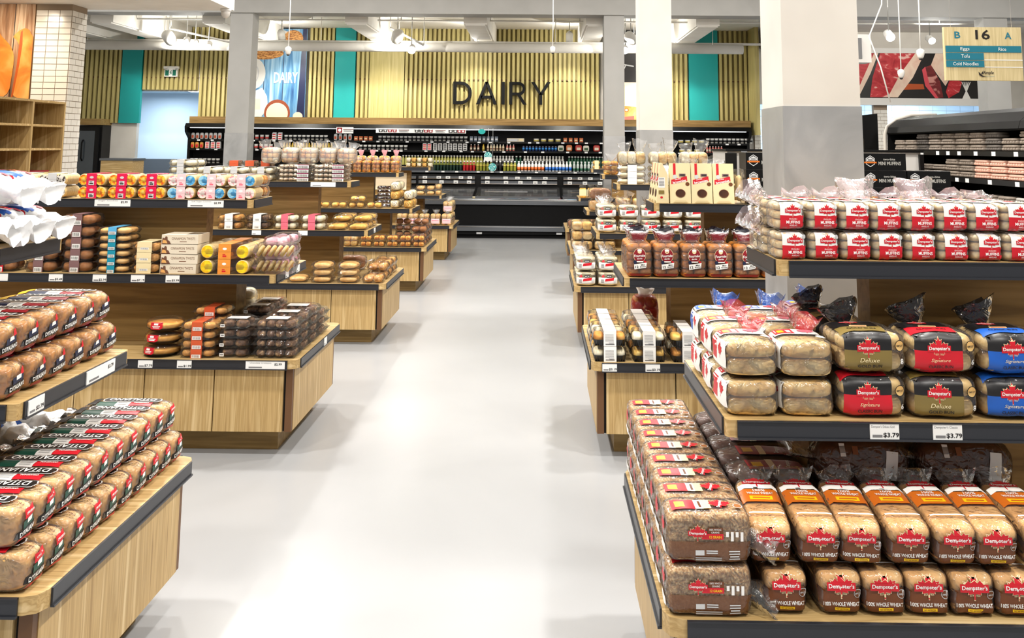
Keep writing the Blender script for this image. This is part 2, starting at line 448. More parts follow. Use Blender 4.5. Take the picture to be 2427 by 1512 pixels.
# bakery corner: wall, tiled pilaster, soffit
g = G(); g.box(-11.5, -4.7, 9.2, 9.3, 0, 3.03, pale_paint); struct('wall_bakery', g, 'wall behind the bakery cubby shelf')
g = G(); g.box(-5.06, -4.696, 9.155, 9.46, 0, 3.03, grout); tiles(g, -5.056, -4.696, 0, 3.03, 9.155, .12, .0606, tile_white, grout)
tiles(g, 9.155, 9.46, 0, 3.03, -4.696, .12, .0606, tile_white, grout, brick=True, axis='y'); trim(g, 'white glazed tile pilaster beside the bun picture')
g = G(); g.box(-11.5, -3.19, 6.6, 9.53, 3.03, 3.6, white_paint); trim(g, 'white soffit over the bakery corner')
warm_glow = mat('warm_lamp_glow', (255, 240, 214), .5, emit=14)
for x, y in ((-3.9, 8.75), (-5.35, 8.45)):
    g = G(); g.lathe([(.075, -.006), (.075, 0), (.05, 0)], (x, y, 3.03), mat('white_metal', (232, 230, 226), .4), 20)
    r = obj('recessed_downlight', g); g = G(); g.cyl((x, y, 3.019), .05, .004, warm_glow if x < -5 else mat('white_metal', (0, 0, 0)), 16); obj('lens', g, r)
    tag(r, 'round downlight in the white soffit over the bun picture' if x < -5 else 'round downlight in the white soffit near its corner', 'light')
lamp('SPOT', (-5.3, 8.3, 2.99), 38, (1, .83, .62), .05, (-5.35, 9.2, 2.1), 110, .8, name='bakery_downlight')
lamp('SPOT', (-4.95, 8.4, 2.99), 26, (1, .86, .68), .05, (-4.9, 9.2, 1.9), 100, .8, name='bakery_downlight')

# far ceiling: cross beams, round duct, conduits
for x in (-8.3, -7.2, -5.35, -3.0, -1.05, .95, 2.75, 4.6):
    g = G(); g.box(x-.19, x+.19, 15.0, 18.45, 3.62, 4.0, white_paint); g.box(x-.16, x+.16, 15.0, 18.46, 3.6, 3.62, white_paint); trim(g, 'white ceiling cross beam running to the back wall')['group'] = 'ceiling cross beams'
for z, y in ((3.885, 15.4), (3.80, 15.9)):
    g = G(); g.tube([(-9, y, z), (9.5, y, z)], .014, white_paint, 6)
    for k in range(12): g.tube([(-8.6+k*1.55, y, z), (-8.6+k*1.55, y, 4.0)], .006, grey_paint, 5)
    trim(g, 'thin conduit under the far ceiling')['group'] = 'ceiling conduits'
g = G(); g.cyl((-9, 17, 3.45), .088, 12.75, white_paint, 24, 'x'); g.tube([(-9, 17.02, 3.55), (5, 17.02, 3.55)], .022, white_paint, 8)
for k in range(9): g.tube([(-8.4+k*1.45, 17, 3.5), (-8.4+k*1.45, 17, 4.0)], .006, white_paint, 5)
trim(g, 'long round white duct in front of the slat wall')

# ------------------------------------------------------------------ tiered display islands
DEP, LEN = 1.083, 2.4
H1, H2, H3 = .5, .919, 1.3255
TIN = {1: (0, 0), 2: (.195, .185), 3: (.385, .333)}
TOPS = {1: H1, 2: H2, 3: H3}
def price_tag(shelf, x, w_, z, y, side, price, name=''):
    """a card in the label channel; side is 'f' (front) or +1/-1 (the aisle end)"""
    g = G(); h = .042
    a = Art(); a.rect(-w_/2, w_/2, -h/2, h/2, white_card)
    if name: a.text(name, -w_*.12 if w_ > .1 else -w_*.05, h*.28, w_*(.55 if w_ > .1 else .8), .0085, grey_ink)
    a.rect(-w_*.42, -w_*.08, -h*.36, -h*.2, grey_ink)
    if price: a.text(price, w_*(.33 if w_ > .1 else .22), -h*.22 if w_ <= .1 else h*.1, .042 if w_ <= .1 else .04, .0135, ink, True)
    if side == 'f':
        g.box(x-w_/2, x+w_/2, y-.0025, y, z-h/2, z+h/2, white_card); a.lay(g, (x, y-.0025, z), (1, 0, 0), (0, 0, 1), None, .0004, .0003)
    else:
        g.box(x if side > 0 else x-.0025, x+.0025 if side > 0 else x, y-w_/2, y+w_/2, z-h/2, z+h/2, white_card)
        a.lay(g, (x+.0025*side, y, z), (0, side, 0), (0, 0, 1), None, .0004, .0003)
    obj('price_tag', g, shelf, label='white price card'+(' reading '+price if price else ''))

def island(sg, xE, y0, label, tags=()):
    """sg +1: the aisle is at +x of it; -1: at -x. xE: the aisle edge of its counter"""
    x_in = xE-sg*LEN; ya = y0+DEP/2
    def xs(d): return xE-sg*d
    def bx(g, d0, d1, y_0, y_1, z0, z1, m): a, b = xs(d0), xs(d1); g.box(min(a, b), max(a, b), y_0, y_1, z0, z1, m)
    cx, cy = (xE+x_in)/2, ya
    root = empty('display_island', (cx, cy, 0)); tag(root, label, 'display stand', 'tiered wooden bakery islands')
    def pt(name, g, parent=root, lab=None):
        if parent is root: g.v = [(x-cx, y-cy, z) for x, y, z in g.v]
        o = obj(name, g, parent, label=lab)
        return o
    g = G(); bx(g, .13, LEN-.13, y0+.15, y0+DEP-.15, 0, .125, doak_h); pt('plinth', g)
    g = G(); bx(g, .062, LEN-.062, y0+.05, y0+DEP-.05, .125, H1-.045, dark_gap); pt('carcass', g)
    n = 6; pw = (LEN-.06-.078)/n
    for i in range(n):
        g = G(); bx(g, .078+i*pw+.003, .078+(i+1)*pw-.003, y0+.03, y0+.05, .125, H1-.045, oak_v); pt('front_panel', g)
        g = G(); bx(g, .078+i*pw+.003, .078+(i+1)*pw-.003, y0+DEP-.05, y0+DEP-.03, .125, H1-.045, oak_v); pt('back_panel', g)
    for y_ in (y0+.034, y0+DEP-.062): g = G(); bx(g, .032, .068, y_, y_+.028, .125, H1-.045, post_brown); pt('corner_post', g)
    g = G(); bx(g, .03, .062, y0+.062, y0+DEP-.062, .125, H1-.045, oak_v); pt('end_panel', g)
    g = G(); bx(g, LEN-.062, LEN-.03, y0+.034, y0+DEP-.034, .125, H1-.045, oak_v); pt('end_panel', g)
    # risers
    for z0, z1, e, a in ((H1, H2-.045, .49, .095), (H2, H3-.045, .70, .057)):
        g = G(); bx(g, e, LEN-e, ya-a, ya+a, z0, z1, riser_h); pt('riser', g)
    shelves = {}
    for t in (1, 2, 3):
        ix, iy = TIN[t]; z = TOPS[t]; c = .045 if t == 1 else .012
        a0, a1 = sorted((xs(ix), xs(LEN-ix))); b0, b1 = y0+iy, y0+DEP-iy
        poly = [(a0+c, b0), (a1-c, b0), (a1-c*.3, b0+c*.3), (a1, b0+c), (a1, b1-c), (a1-c*.3, b1-c*.3), (a1-c, b1), (a0+c, b1), (a0+c*.3, b1-c*.3), (a0, b1-c), (a0, b0+c), (a0+c*.3, b0+c*.3)]
        g = G(); g.prism(poly, z-.045, z, oak_h); sh = pt('counter' if t == 1 else 'shelf', g); sh.location = (0, 0, 0)
        k = .055 if t == 1 else .03
        for yy, d in ((b0, -1), (b1, 1)):
            g = G(); y_0, y_1 = sorted((yy, yy+d*.006))
            bx(g, ix+k, LEN-ix-k, y_0, y_1, z-.044, z-.001, charcoal); y_0, y_1 = sorted((yy, yy+d*.011))
            bx(g, ix+k, LEN-ix-k, y_0, y_1, z-.049, z-.043, charcoal); bx(g, ix+k, LEN-ix-k, y_0, y_1, z-.003, z-.0005, charcoal)
            g.v = [(x-cx, y-cy, zz) for x, y, zz in g.v]; obj('label_channel', g, sh, label='charcoal label channel')
        g = G(); bx(g, ix-.006, ix, b0+k, b1-k, z-.044, z-.001, charcoal); bx(g, ix-.011, ix, b0+k, b1-k, z-.049, z-.043, charcoal)
        g.v = [(x-cx, y-cy, zz) for x, y, zz in g.v]; obj('label_channel', g, sh, label='charcoal label channel')
        shelves[t] = sh
    for t, where, pos, w_, price, name in tags:
        z = TOPS[t]-.023; ix, iy = TIN[t]
        if where == 'f': price_tag(shelves[t], pos-cx, w_, z, y0+iy-.0065-cy, 'f', price, name)
        else: price_tag(shelves[t], xs(ix)+sg*.0065-cx, w_, z, pos-cy, sg, price, name)
    return root

LY = [2.51, 5.134, 7.91, 10.713, 13.646]; LX = [-1.262, -1.283, -1.270, -1.268, -1.232]
RY = [2.445, 5.166, 7.887, 10.6, 13.324]; RX = [.318, .293, .303, .362, .385]
A_ = island(1, LX[0], LY[0], 'tiered wooden island stacked with black-bannered loaves and white bread bags',
    [(2, 's', 2.78, .085, '$3.79', ''), (2, 's', 3.18, .2, '$3.79', '')])
B_ = island(1, LX[1], LY[1], 'tiered wooden island holding pies, croissant trays and round cookies',
    [(1, 'f', -2.10, .078, '$7.79', ''), (1, 'f', -1.89, .078, '$1.99', ''), (1, 'f', -1.455, .21, '$2.99', 'Chocolate Croissants'), (1, 's', 5.75, .07, '', ''),
     (2, 'f', -3.02, .078, '', ''), (2, 'f', -2.71, .078, '$5.49', ''), (2, 'f', -2.462, .078, '$2.99', ''), (2, 'f', -2.246, .078, '$7.19', ''), (2, 'f', -2.05, .078, '$5.99', ''), (2, 's', 5.55, .07, '', ''), (2, 's', 5.8, .07, '', ''),
     (3, 'f', -2.484, .21, '$2.99', 'Sugar Cookies'), (3, 'f', -1.938, .21, '$2.99', 'Soft Sugar Cookies')])
C_ = island(1, LX[2], LY[2], 'tiered wooden island holding candy clamshells, cupcakes and pastries',
    [(2, 'f', -2.42, .08, '', ''), (2, 'f', -2.02, .08, '', ''), (3, 'f', -1.895, .22, '', ''), (2, 's', 8.4, .07, '', '')])
D_ = island(1, LX[3], LY[3], 'tiered wooden island holding swiss rolls and muffin packs')
E_ = island(1, LX[4], LY[4], 'tiered wooden island with pink-labelled bun bags, next to the dairy freezer')
F_ = island(-1, RX[0], RY[0], 'tiered wooden island stacked with whole wheat loaves and english muffins',
    [(2, 'f', .937, .078, '$3.79', "Dempster's Deluxe Gold"), (2, 'f', 1.106, .078, '$3.79', "Dempster's Classic")])
G_ = island(-1, RX[1], RY[1], 'tiered wooden island with brioche packs, brownie bags and black muffin cartons',
    [(1, 'f', .389, .078, '$3.19', ''), (1, 'f', .62, .078, '$3.19', '')])
H_ = island(-1, RX[2], RY[2], 'tiered wooden island stacked with white-labelled round breads')
I_ = island(-1, RX[3], RY[3], 'tiered wooden island with plain bun bags and sliced brown bread')
J_ = island(-1, RX[4], RY[4], 'tiered wooden island with yellow cake tubs, next to the dairy freezer')
# ------------------------------------------------------------------ packaging and baked goods
clear_bag = film('clear_bag', .035, .9, 1., 30, base=.035, rough=.17)
sheen_bag = film('sheen_bag', .05, 1., 1., 30, base=.05, rough=.2)
dark_tail = film('dark_printed_tail', .8, .6, .8, 30, (34, 32, 36))
milky_bag = film('milky_bag', .09, .8, .9, 28, base=.035, rough=.17)
white_bag = film('white_bag', .86, .3, .5, 22, base=.03, rough=.3)
shell = film('clear_shell', .012, .7, .1, 30, rough=.06, base=.015)
crust = tex('crust_tan', [(.3, (214, 150, 80)), (.55, (238, 188, 116)), (.75, (248, 216, 156))], (1, 1, 1), 14, 4, .5, .6, .25, .25)
crust_gold = tex('crust_gold', [(.3, (190, 116, 42)), (.55, (222, 156, 70)), (.75, (242, 192, 112))], (1, 1, 1), 14, 4, .5, .6, .25, .25)
crust_brown = tex('crust_brown', [(.3, (130, 78, 38)), (.55, (160, 102, 54)), (.75, (186, 130, 78))], (1, 1, 1), 16, 4, .5, .6, .25, .25)
crust_dark = tex('crust_dark', [(.3, (52, 28, 20)), (.7, (96, 56, 36))], (1, 1, 1), 16, 4, .5, .6, .25, .25)
grain = tex('seeded_crust', [(.32, (158, 106, 58)), (.48, (200, 148, 90)), (.66, (240, 204, 150))], (1, 1, 1), 150, 4, 0, .7, .2, .5)
wheat_crust = tex('wheat_crust', [(.3, (212, 152, 86)), (.6, (236, 184, 118)), (.8, (246, 210, 152))], (1, 1, 1), 12, 4, .4, .6, .25, .2)
bun_m = tex('soft_bun', [(.3, (206, 146, 72)), (.5, (238, 200, 132)), (.72, (250, 228, 176))], (1, 1, 2.2), 9, 3, .3, .55, .3, .1)
brioche = tex('brioche', [(.3, (166, 90, 32)), (.55, (200, 124, 52)), (.8, (226, 160, 86))], (1, 1, 1), 12, 3, .3, .4, .4, .1)
muffin_m = tex('muffin_crumb', [(.3, (218, 164, 92)), (.5, (246, 214, 156)), (.72, (254, 240, 206))], (1, 1, 1), 22, 3, .2, .7, .2, .1)
pale_bread = tex('pale_bread', [(.3, (236, 214, 168)), (.7, (250, 240, 214))], (1, 1, 1), 14, 3, .2, .7, .2, .1)
pastry = tex('pastry', [(.3, (180, 110, 48)), (.55, (222, 164, 88)), (.75, (246, 216, 150))], (1, 1, 1), 38, 4, .6, .5, .3, .3)
choc = tex('chocolate', [(.32, (58, 38, 28)), (.55, (112, 80, 56)), (.7, (196, 160, 116))], (1, 1, 1), 46, 4, .6, .5, .3, .3)
candy = tex('candy_mix', [(.32, (120, 78, 70)), (.45, (206, 178, 150)), (.6, (244, 234, 214)), (.75, (206, 176, 150))], (1, 1, 1), 34, 3, 1., .5, .3, .2)
cream_m = tex('cream_cake', [(.3, (248, 226, 168)), (.7, (255, 248, 226))], (1, 1, 1), 20, 3, .2, .6, .3, .2)
orange_p = tex('orange_pastry', [(.3, (150, 76, 22)), (.5, (222, 140, 46)), (.7, (250, 202, 110))], (1, 1, 1), 30, 3, 1., .5, .3, .3)
yellow_cake = tex('yellow_cake', [(.3, (216, 148, 56)), (.6, (244, 196, 100)), (.8, (252, 226, 150))], (1, 1, 1), 24, 3, .3, .6, .3, .2)
pink_m = tex('pink_icing', [(.3, (240, 150, 170)), (.7, (255, 226, 230))], (1, 1, 1), 24, 3, .3, .5, .3, .2)
cookie_edge = mat('cookie_edge', (232, 200, 140), .6)
def C(name, r, g_, b, rough=.4): return mat(name, (r, g_, b), rough)
red = C('label_red', 206, 22, 40); dred = C('label_dark_red', 140, 22, 36); orange = C('label_orange', 208, 108, 30); brown = C('label_brown', 108, 58, 24); yellow = C('label_yellow', 246, 200, 24)
white = C('label_white', 246, 244, 240); black = C('label_black', 22, 20, 22); green = C('label_green', 20, 74, 60); gold = C('label_gold', 132, 112, 58); blue = C('label_blue', 24, 92, 188)
navy = C('label_navy', 26, 36, 66); pink = C('label_pink', 240, 110, 130); pale_pink = C('label_pale_pink', 244, 206, 210); lgrey = C('label_grey', 206, 206, 206); cream = C('label_cream', 236, 218, 172)
lblue = C('label_sky', 92, 176, 222); tealc = C('label_teal', 20, 142, 168); crimson = C('label_crimson', 222, 14, 74); rust = C('label_rust', 206, 88, 50); mauve = C('label_mauve', 128, 96, 96)
tray_black = mat('black_tray', (22, 20, 20), .3); box_black = mat('black_carton', (10, 10, 11), .35, 0, .25); paper = mat('cream_paper', (232, 214, 168), .65)

def wob(seed, amp=.05, f=2.4, amp2=.018, f2=7.):
    def fn(x, y, z):
        k = 1+amp*noise.noise(Vector((x*f+seed*7.3, y*f, z*f)))+amp2*noise.noise(Vector((x*f2, y*f2+seed*3.1, z*f2)))
        return (x*k, y*k, z*k)
    return fn
def loaf_fn(seed, bulge=.05):
    w_ = wob(seed, .035, 2.2, .012, 6)
    def fn(x, y, z):
        x, y, z = w_(x, y, z)
        if z > .1: x *= 1+bulge*min(1, (z-.1)*2)
        else: x *= .95
        return (x, y, z)
    return fn
def tail(g, base, d, length, w0, m, seed=0, up=(0, 0, 1), neck=.22, droop=.0, rings=6, nn=14, bands=None):
    """the gathered, flaring end of a plastic bag"""
    d = Vector(d).normalized(); side = d.cross(Vector(up)).normalized(); u2 = side.cross(d); base = Vector(base); vs = []
    for k in range(rings+1):
        t = k/rings; a = w0*(neck+(1-neck)*t**.8); b = w0*(neck*.8+.12*t)
        for i in range(nn):
            an = 2*math.pi*i/nn
            n1 = noise.noise(Vector((math.cos(an)*2+seed, math.sin(an)*2, t*2.2)))
            p = base+d*(length*t*(1+.22*t*n1))+side*(a*math.cos(an)*(1+.25*n1))+u2*(b*math.sin(an)+b*1.1*t*n1)+Vector((0, 0, -droop*t*t))
            vs.append(p)
    for k in range(rings):
        fs = [[k*nn+i, k*nn+(i+1) % nn, (k+1)*nn+(i+1) % nn, (k+1)*nn+i] for i in range(nn)]
        if k == 0: b0 = len(g.v); g.add(vs, fs, bands[0] if bands else m, True)
        else:
            q = g.mi(bands[k % len(bands)] if bands else m)
            for f in fs: g.f.append([b0+i for i in f]); g.m.append(q); g.sm.append(True)
    return g
def bag(root, c, d, seed, m=None, p=4.5, n=11, tails=(), name='bag'):
    """film round the goods; returns a search tree of its body for laying labels"""
    g = G(); g.blob(c, d, m or clear_bag, p, n, wob(seed, .04, 2.2, .02, 6.5))
    g.v = [tuple(max(c[i]-d[i]/2, min(c[i]+d[i]/2, v[i])) for i in range(3)) for v in g.v]
    t = BVHTree.FromPolygons([Vector(v) for v in g.v], g.f)
    for q in tails: tail(g, *q)
    part(root, name, g)
    return t

# --- long sandwich loaf with black banner (its printed end faces -y)
def italian(seed, brown_):
    r = proto('bread_loaf'); g = G()
    g.blob((0, 0, .05), (.096, .30, .096), crust_gold if brown_ else crust, 6, (8, 12, 8), loaf_fn(seed)); part(r, 'loaf', g)
    t = bag(r, (0, 0, .0515), (.102, .316, .101), seed+.5, sheen_bag, 6, (9, 14, 9), [((0, .15, .05), (0, 1, .1), .075, .048, dark_tail, seed)])
    a = Art()
    a.poly([(-.036, -.042), (.034, -.036), (.034, -.028), (-.034, -.032)], red if not brown_ else dred, .02)
    a.poly([(-.022, -.012), (.03, -.002), (.03, .014), (-.02, .008)], green if not brown_ else navy, .02)
    a.poly([(-.042, -.03), (.042, -.02), (.044, -.002), (-.04, -.012)], black, .02)
    a.text("D'ITALIANO", 0, -.016, .07, .0125, white, True, .15, .12)
    a.poly([(-.004, .000), (.016, .004), (.017, .016), (-.004, .012)], white, .02)
    if not brown_:
        a.poly([(-.016, .012), (.034, .02), (.034, .04), (-.014, .034)], red, .02); a.text('ORIGINAL', .008, .027, .036, .006, white, True, .1, .14)
    else: a.poly([(.012, .012), (.032, .016), (.032, .034), (.014, .028)], red, .02)
    g = G(); a.lay(g, (0, -.16, .052), (1, 0, 0), (0, 0, 1), t); part(r, 'end_label', g, 'red, green and black end label' if not brown_ else 'black and red end label')
    a = Art()
    a.rect(-.08, .0, .014, .043, red if not brown_ else dred, (5, 2)); a.rect(.0, .05, .012, .046, white, (3, 2)); a.rect(.05, .115, .012, .046, green if not brown_ else navy, (4, 2))
    a.rect(.12, .15, -.04, .04, black if not brown_ else yellow, (2, 4)); a.text('ORIGINAL', -.04, .024, .055, .010, white, True); a.rect(.008, .042, .033, .038, lgrey); a.rect(.006, .044, .018, .026, lgrey)
    a.poly([(-.095, -.033), (-.085, -.037), (.095, -.037), (.105, -.033), (.113, -.012), (.105, .010), (.095, .014), (-.085, .014), (-.095, .010), (-.103, -.012)], white, .02)
    a.poly([(-.092, -.031), (-.083, -.0345), (.093, -.0345), (.102, -.030), (.109, -.012), (.102, .007), (.093, .0115), (-.083, .0115), (-.092, .008), (-.099, -.012)], black, .02)
    a.text("D'ITALIANO", .005, -.011, .17, .032, white, True)
    for k, s_ in enumerate(('FRESH', 'FRAÎCHEMENT')): a.text(s_, -.115, .006-.014*k, .036, .008, brown, True)
    g = G(); a.lay(g, (0, -.015, .11), (0, 1, 0), (-1, 0, 0), t); part(r, 'top_label', g, 'black banner label with white lettering')
    return r
IT_W = [italian(1, False), italian(2.7, False)]
IT_B = [italian(4.1, True), italian(5.9, True)]

def wonder(seed):
    r = proto('bread_bag'); g = G(); g.blob((0, 0, .052), (.11, .25, .10), pale_bread, 4, 8, loaf_fn(seed)); part(r, 'loaf', g)
    t = bag(r, (0, 0, .055), (.122, .29, .112), seed, white_bag, 4, 14, [((0, .13, .058), (0, 1, .1), .09, .068, white_bag, seed, (0, 0, 1), .5, .03, 9, 22)])
    a = Art(); a.oval(0, -.01, .045, .045, blue, 20, .02); a.oval(.0, .0, .022, .03, white, 16, .02)
    g = G(); a.lay(g, (0, -.15, .055), (1, 0, 0), (0, 0, 1), t); part(r, 'end_label', g, 'blue round end label')
    a = Art(); a.rect(-.13, .06, .026, .05, blue, (6, 2)); a.rect(-.12, .0, -.05, -.036, blue, (6, 1))
    for k, m in enumerate((red, yellow, blue, yellow, red)): a.oval(-.12+.045*k, .012*(k % 2)-.02, .012, .012, m, 12)
    a.text('Wonder', -.06, .006, .12, .034, red, True, .2)
    g = G(); a.lay(g, (0, 0, .12), (0, -1, 0), (1, 0, 0), t); part(r, 'top_label', g, 'red lettering with coloured spots')
    a = Art(); a.oval(0, 0, .06, .036, blue, 22, .02); a.oval(.03, .03, .014, .014, red, 12); a.oval(-.03, .034, .013, .013, yellow, 12); a.text('Wonder', 0, 0, .085, .022, white, True)
    g = G(); a.lay(g, (.07, .07, .055), (0, 1, 0), (0, 0, 1), t); part(r, 'side_label', g, 'blue side label')
    return r
WON = [wonder(3.3), wonder(8.1)]

def brand(a, ca, cb, rr, cut=.015, wd=None, est=True):
    a.leaf(ca, cb, rr, cream, cut); a.leaf(ca, cb, rr*.93, red, cut); wd = wd or rr*1.75
    a.rect(ca-wd*.56, ca+wd*.56, cb-rr*.22, cb+rr*.30, red, (4, 1)); a.text("Dempster's", ca, cb+rr*.05, wd, rr*.36, white, True)
    if est: a.text('EST 1906', ca, cb-rr*.40, rr*.7, rr*.11, cream)
# --- twelve grain loaf, its long side to -y
def grain_loaf(seed, tail_=False):
    r = proto('grain_loaf'); g = G(); g.blob((0, 0, .059), (.206, .11, .114), grain, 8, (12, 8, 8), loaf_fn(seed, .02)); part(r, 'loaf', g)
    t = bag(r, (0, 0, .0605), (.214, .113, .12), seed, sheen_bag, 8, (13, 9, 9), [((.104, -.01, .05), (1, -.2, -.25), .07, .055, clear_bag, seed, (0, 0, 1), .5, .02)] if tail_ else [])
    a = Art(); a.rect(-.1, .105, -.058, -.008, brown_film, (8, 4))
    for k, (x0, x1, y0, y1) in enumerate(((-.035, -.013, -.040, -.028), (-.008, .02, -.031, -.028), (-.008, .02, -.036, -.033), (-.035, .03, -.047, -.0445), (-.035, .03, -.052, -.0495), (.048, .075, -.031, -.028), (.048, .075, -.037, -.034), (.05, .073, -.043, -.040), (.048, .075, -.049, -.046))): a.rect(x0, x1, y0, y1, lgrey)
    a.rect(-.005, .034, .012, .026, brown, (2, 1)); a.text('100% WHOLE', .014, .022, .03, .0045, white); a.text('GRAINS', .014, .0155, .02, .0045, white)
    a.rect(-.02, .034, -.001, .012, red, (2, 1)); a.text('12 GRAIN', .014, .005, .03, .006, yellow, True)
    brand(a, -.03, .012, .024)
    for k in range(4): a.rect(.04+.012*k, .047+.012*k, .006-.01*(k % 2), .018, white)
    g = G(); a.lay(g, (0, -.065, .06), (1, 0, 0), (0, 0, 1), t); part(r, 'front_label', g, 'brown panel with red maple leaf')
    a = Art(); a.rect(-.08, -.02, -.028, .028, red, (4, 3)); a.rect(-.07, -.045, -.016, .016, yellow, (2, 2)); a.rect(-.02, 0, -.028, .028, white, (1, 3)); a.rect(-.01, -.004, -.02, .02, brown); a.rect(0, .02, -.028, .028, cream, (2, 3))
    a.leaf(.045, .0, .034, red, .015); a.text("Dempster's", .045, 0, .05, .012, white, True, 0, 1.3); a.oval(.088, -.012, .012, .012, lgrey, 14); a.oval(.088, -.012, .010, .010, crust_brown, 14)
    g = G(); a.lay(g, (-.01, -.01, .13), (1, 0, 0), (0, 1, 0), t); part(r, 'top_label', g, 'red, yellow and white top label')
    a = Art(); a.leaf(0, .01, .03, red, .015); a.rect(-.04, .04, -.04, -.02, white, (3, 1))
    g = G(); a.lay(g, (-.11, 0, .06), (0, -1, 0), (0, 0, 1), t); part(r, 'end_label', g, 'red and white end label')
    return r
brown_film = film('brown_tinted_film', .72, .7, .3, 30, (120, 74, 40))
GRAIN = [grain_loaf(2.2), grain_loaf(6.4)]; GRAINT = grain_loaf(4.2, True)

# --- whole wheat loaf, brown label on the end facing -y
def wheat(seed):
    r = proto('whole_wheat_loaf'); g = G(); g.blob((0, 0, .049), (.103, .246, .094), wheat_crust, 8, (8, 12, 8), loaf_fn(seed, .05)); part(r, 'loaf', g)
    t = bag(r, (0, 0, .0505), (.108, .256, .1), seed, clear_bag, 8, (10, 13, 10), [((0, .115, .07), (0, .7, .8), .055, .055, clear_bag, seed, (0, 0, 1), .5)])
    a = Art(); a.rect(-.0535, .0535, -.0592, -.004, brown, (9, 5)); a.poly([(-.0535, -.005), (.0535, -.005), (.0535, .012), (.03, .006), (-.02, .006), (-.0535, .0)], brown, .014)
    a.text('100% WHOLE WHEAT', -.002, -.031, .088, .0095, white, True); a.rect(-.018, .018, -.0465, -.0395, yellow, (2, 1)); a.text('NO ARTIFICIAL', 0, -.043, .03, .0035, brown, True)
    a.oval(.039, -.006, .0105, .0105, lgrey, 14); a.oval(.039, -.006, .009, .009, brown, 14); a.text('SIMPLEST', .039, -.006, .015, .004, lgrey, True)
    brand(a, -.002, .008, .036)
    g = G(); a.lay(g, (0, -.14, .061), (1, 0, 0), (0, 0, 1), t); part(r, 'front_label', g, 'brown label with red maple leaf')
    a = Art(); a.rect(-.052, .052, -.035, .03, orange, (5, 4)); a.rect(-.03, .03, -.024, -.006, yellow, (3, 1)); a.rect(-.022, .024, -.018, -.012, orange, (2, 1))
    a.text('100%', 0, .021, .032, .011, white, True); a.text('WHOLE WHEAT', 0, .006, .07, .011, white, True)
    a.poly([(-.052, .03), (-.02, .038), (.02, .038), (.052, .03), (.052, .055), (-.052, .055)], white, .02); a.leaf(0, .066, .034, red, .015); a.rect(-.038, .038, .056, .07, red, (3, 1)); a.text("Dempster's", 0, .063, .066, .013, white, True)
    g = G(); a.lay(g, (0, .02, .12), (1, 0, 0), (0, 1, 0), t); part(r, 'top_label', g, 'orange, white and red top label')
    a = Art(); a.rect(-.045, .045, -.002, .004, white, (4, 1)); g = G(); a.lay(g, (0, -.07, .12), (1, 0, 0), (0, 1, 0), t); part(r, 'painted_reflection', g, 'painted white reflection line across the crust')  # reflection on the bare crust, painted as a white line
    return r
WHEAT = [wheat(1.3), wheat(5.2), wheat(9.4)]

def dark_loaf():
    r = proto('dark_rye_loaf'); g = G(); g.blob((0, 0, .08), (.255, .118, .15), crust_dark, 3.2, 9, loaf_fn(3, 0)); part(r, 'loaf', g)
    t = bag(r, (0, 0, .082), (.28, .13, .16), 3.7, film('smoky_bag', .3, .8, .8, 30, (74, 40, 30)), 3.2, 11, [((-.12, 0, .1), (-1, 0, .3), .1, .06, clear_bag, 2)])
    a = Art(); a.poly([(.05, -.03), (.085, -.035), (.095, .04), (.06, .045)], lgrey, .02); a.rect(-.07, -.055, .03, .06, lgrey); a.rect(-.035, -.02, .035, .055, brown)
    g = G(); a.lay(g, (0, -.09, .09), (1, 0, 0), (0, 0, 1), t); part(r, 'sticker', g, 'pale grey sticker')
    return r
RYE = dark_loaf()
def dark_red_bag():
    r = proto('brown_bread_bag'); g = G(); g.blob((0, 0, .055), (.24, .115, .105), crust_dark, 5, 8, loaf_fn(4, .03)); part(r, 'loaf', g)
    t = bag(r, (0, 0, .056), (.25, .125, .112), 4.4, clear_bag, 5, 11, [])
    a = Art(); a.rect(-.06, .0, -.04, .04, dred, (4, 3)); a.rect(-.045, -.015, -.02, .02, yellow, (2, 2)); a.rect(0, .02, -.04, .04, cream, (1, 3)); a.rect(.02, .1, -.04, .04, dred, (4, 3)); a.text("Dempster's", .06, 0, .07, .018, white, True, 0, 1.4)
    g = G(); a.lay(g, (0, 0, .125), (1, 0, 0), (0, 1, 0), t); part(r, 'top_label', g, 'dark red and yellow label')
    return r
DRED = dark_red_bag()

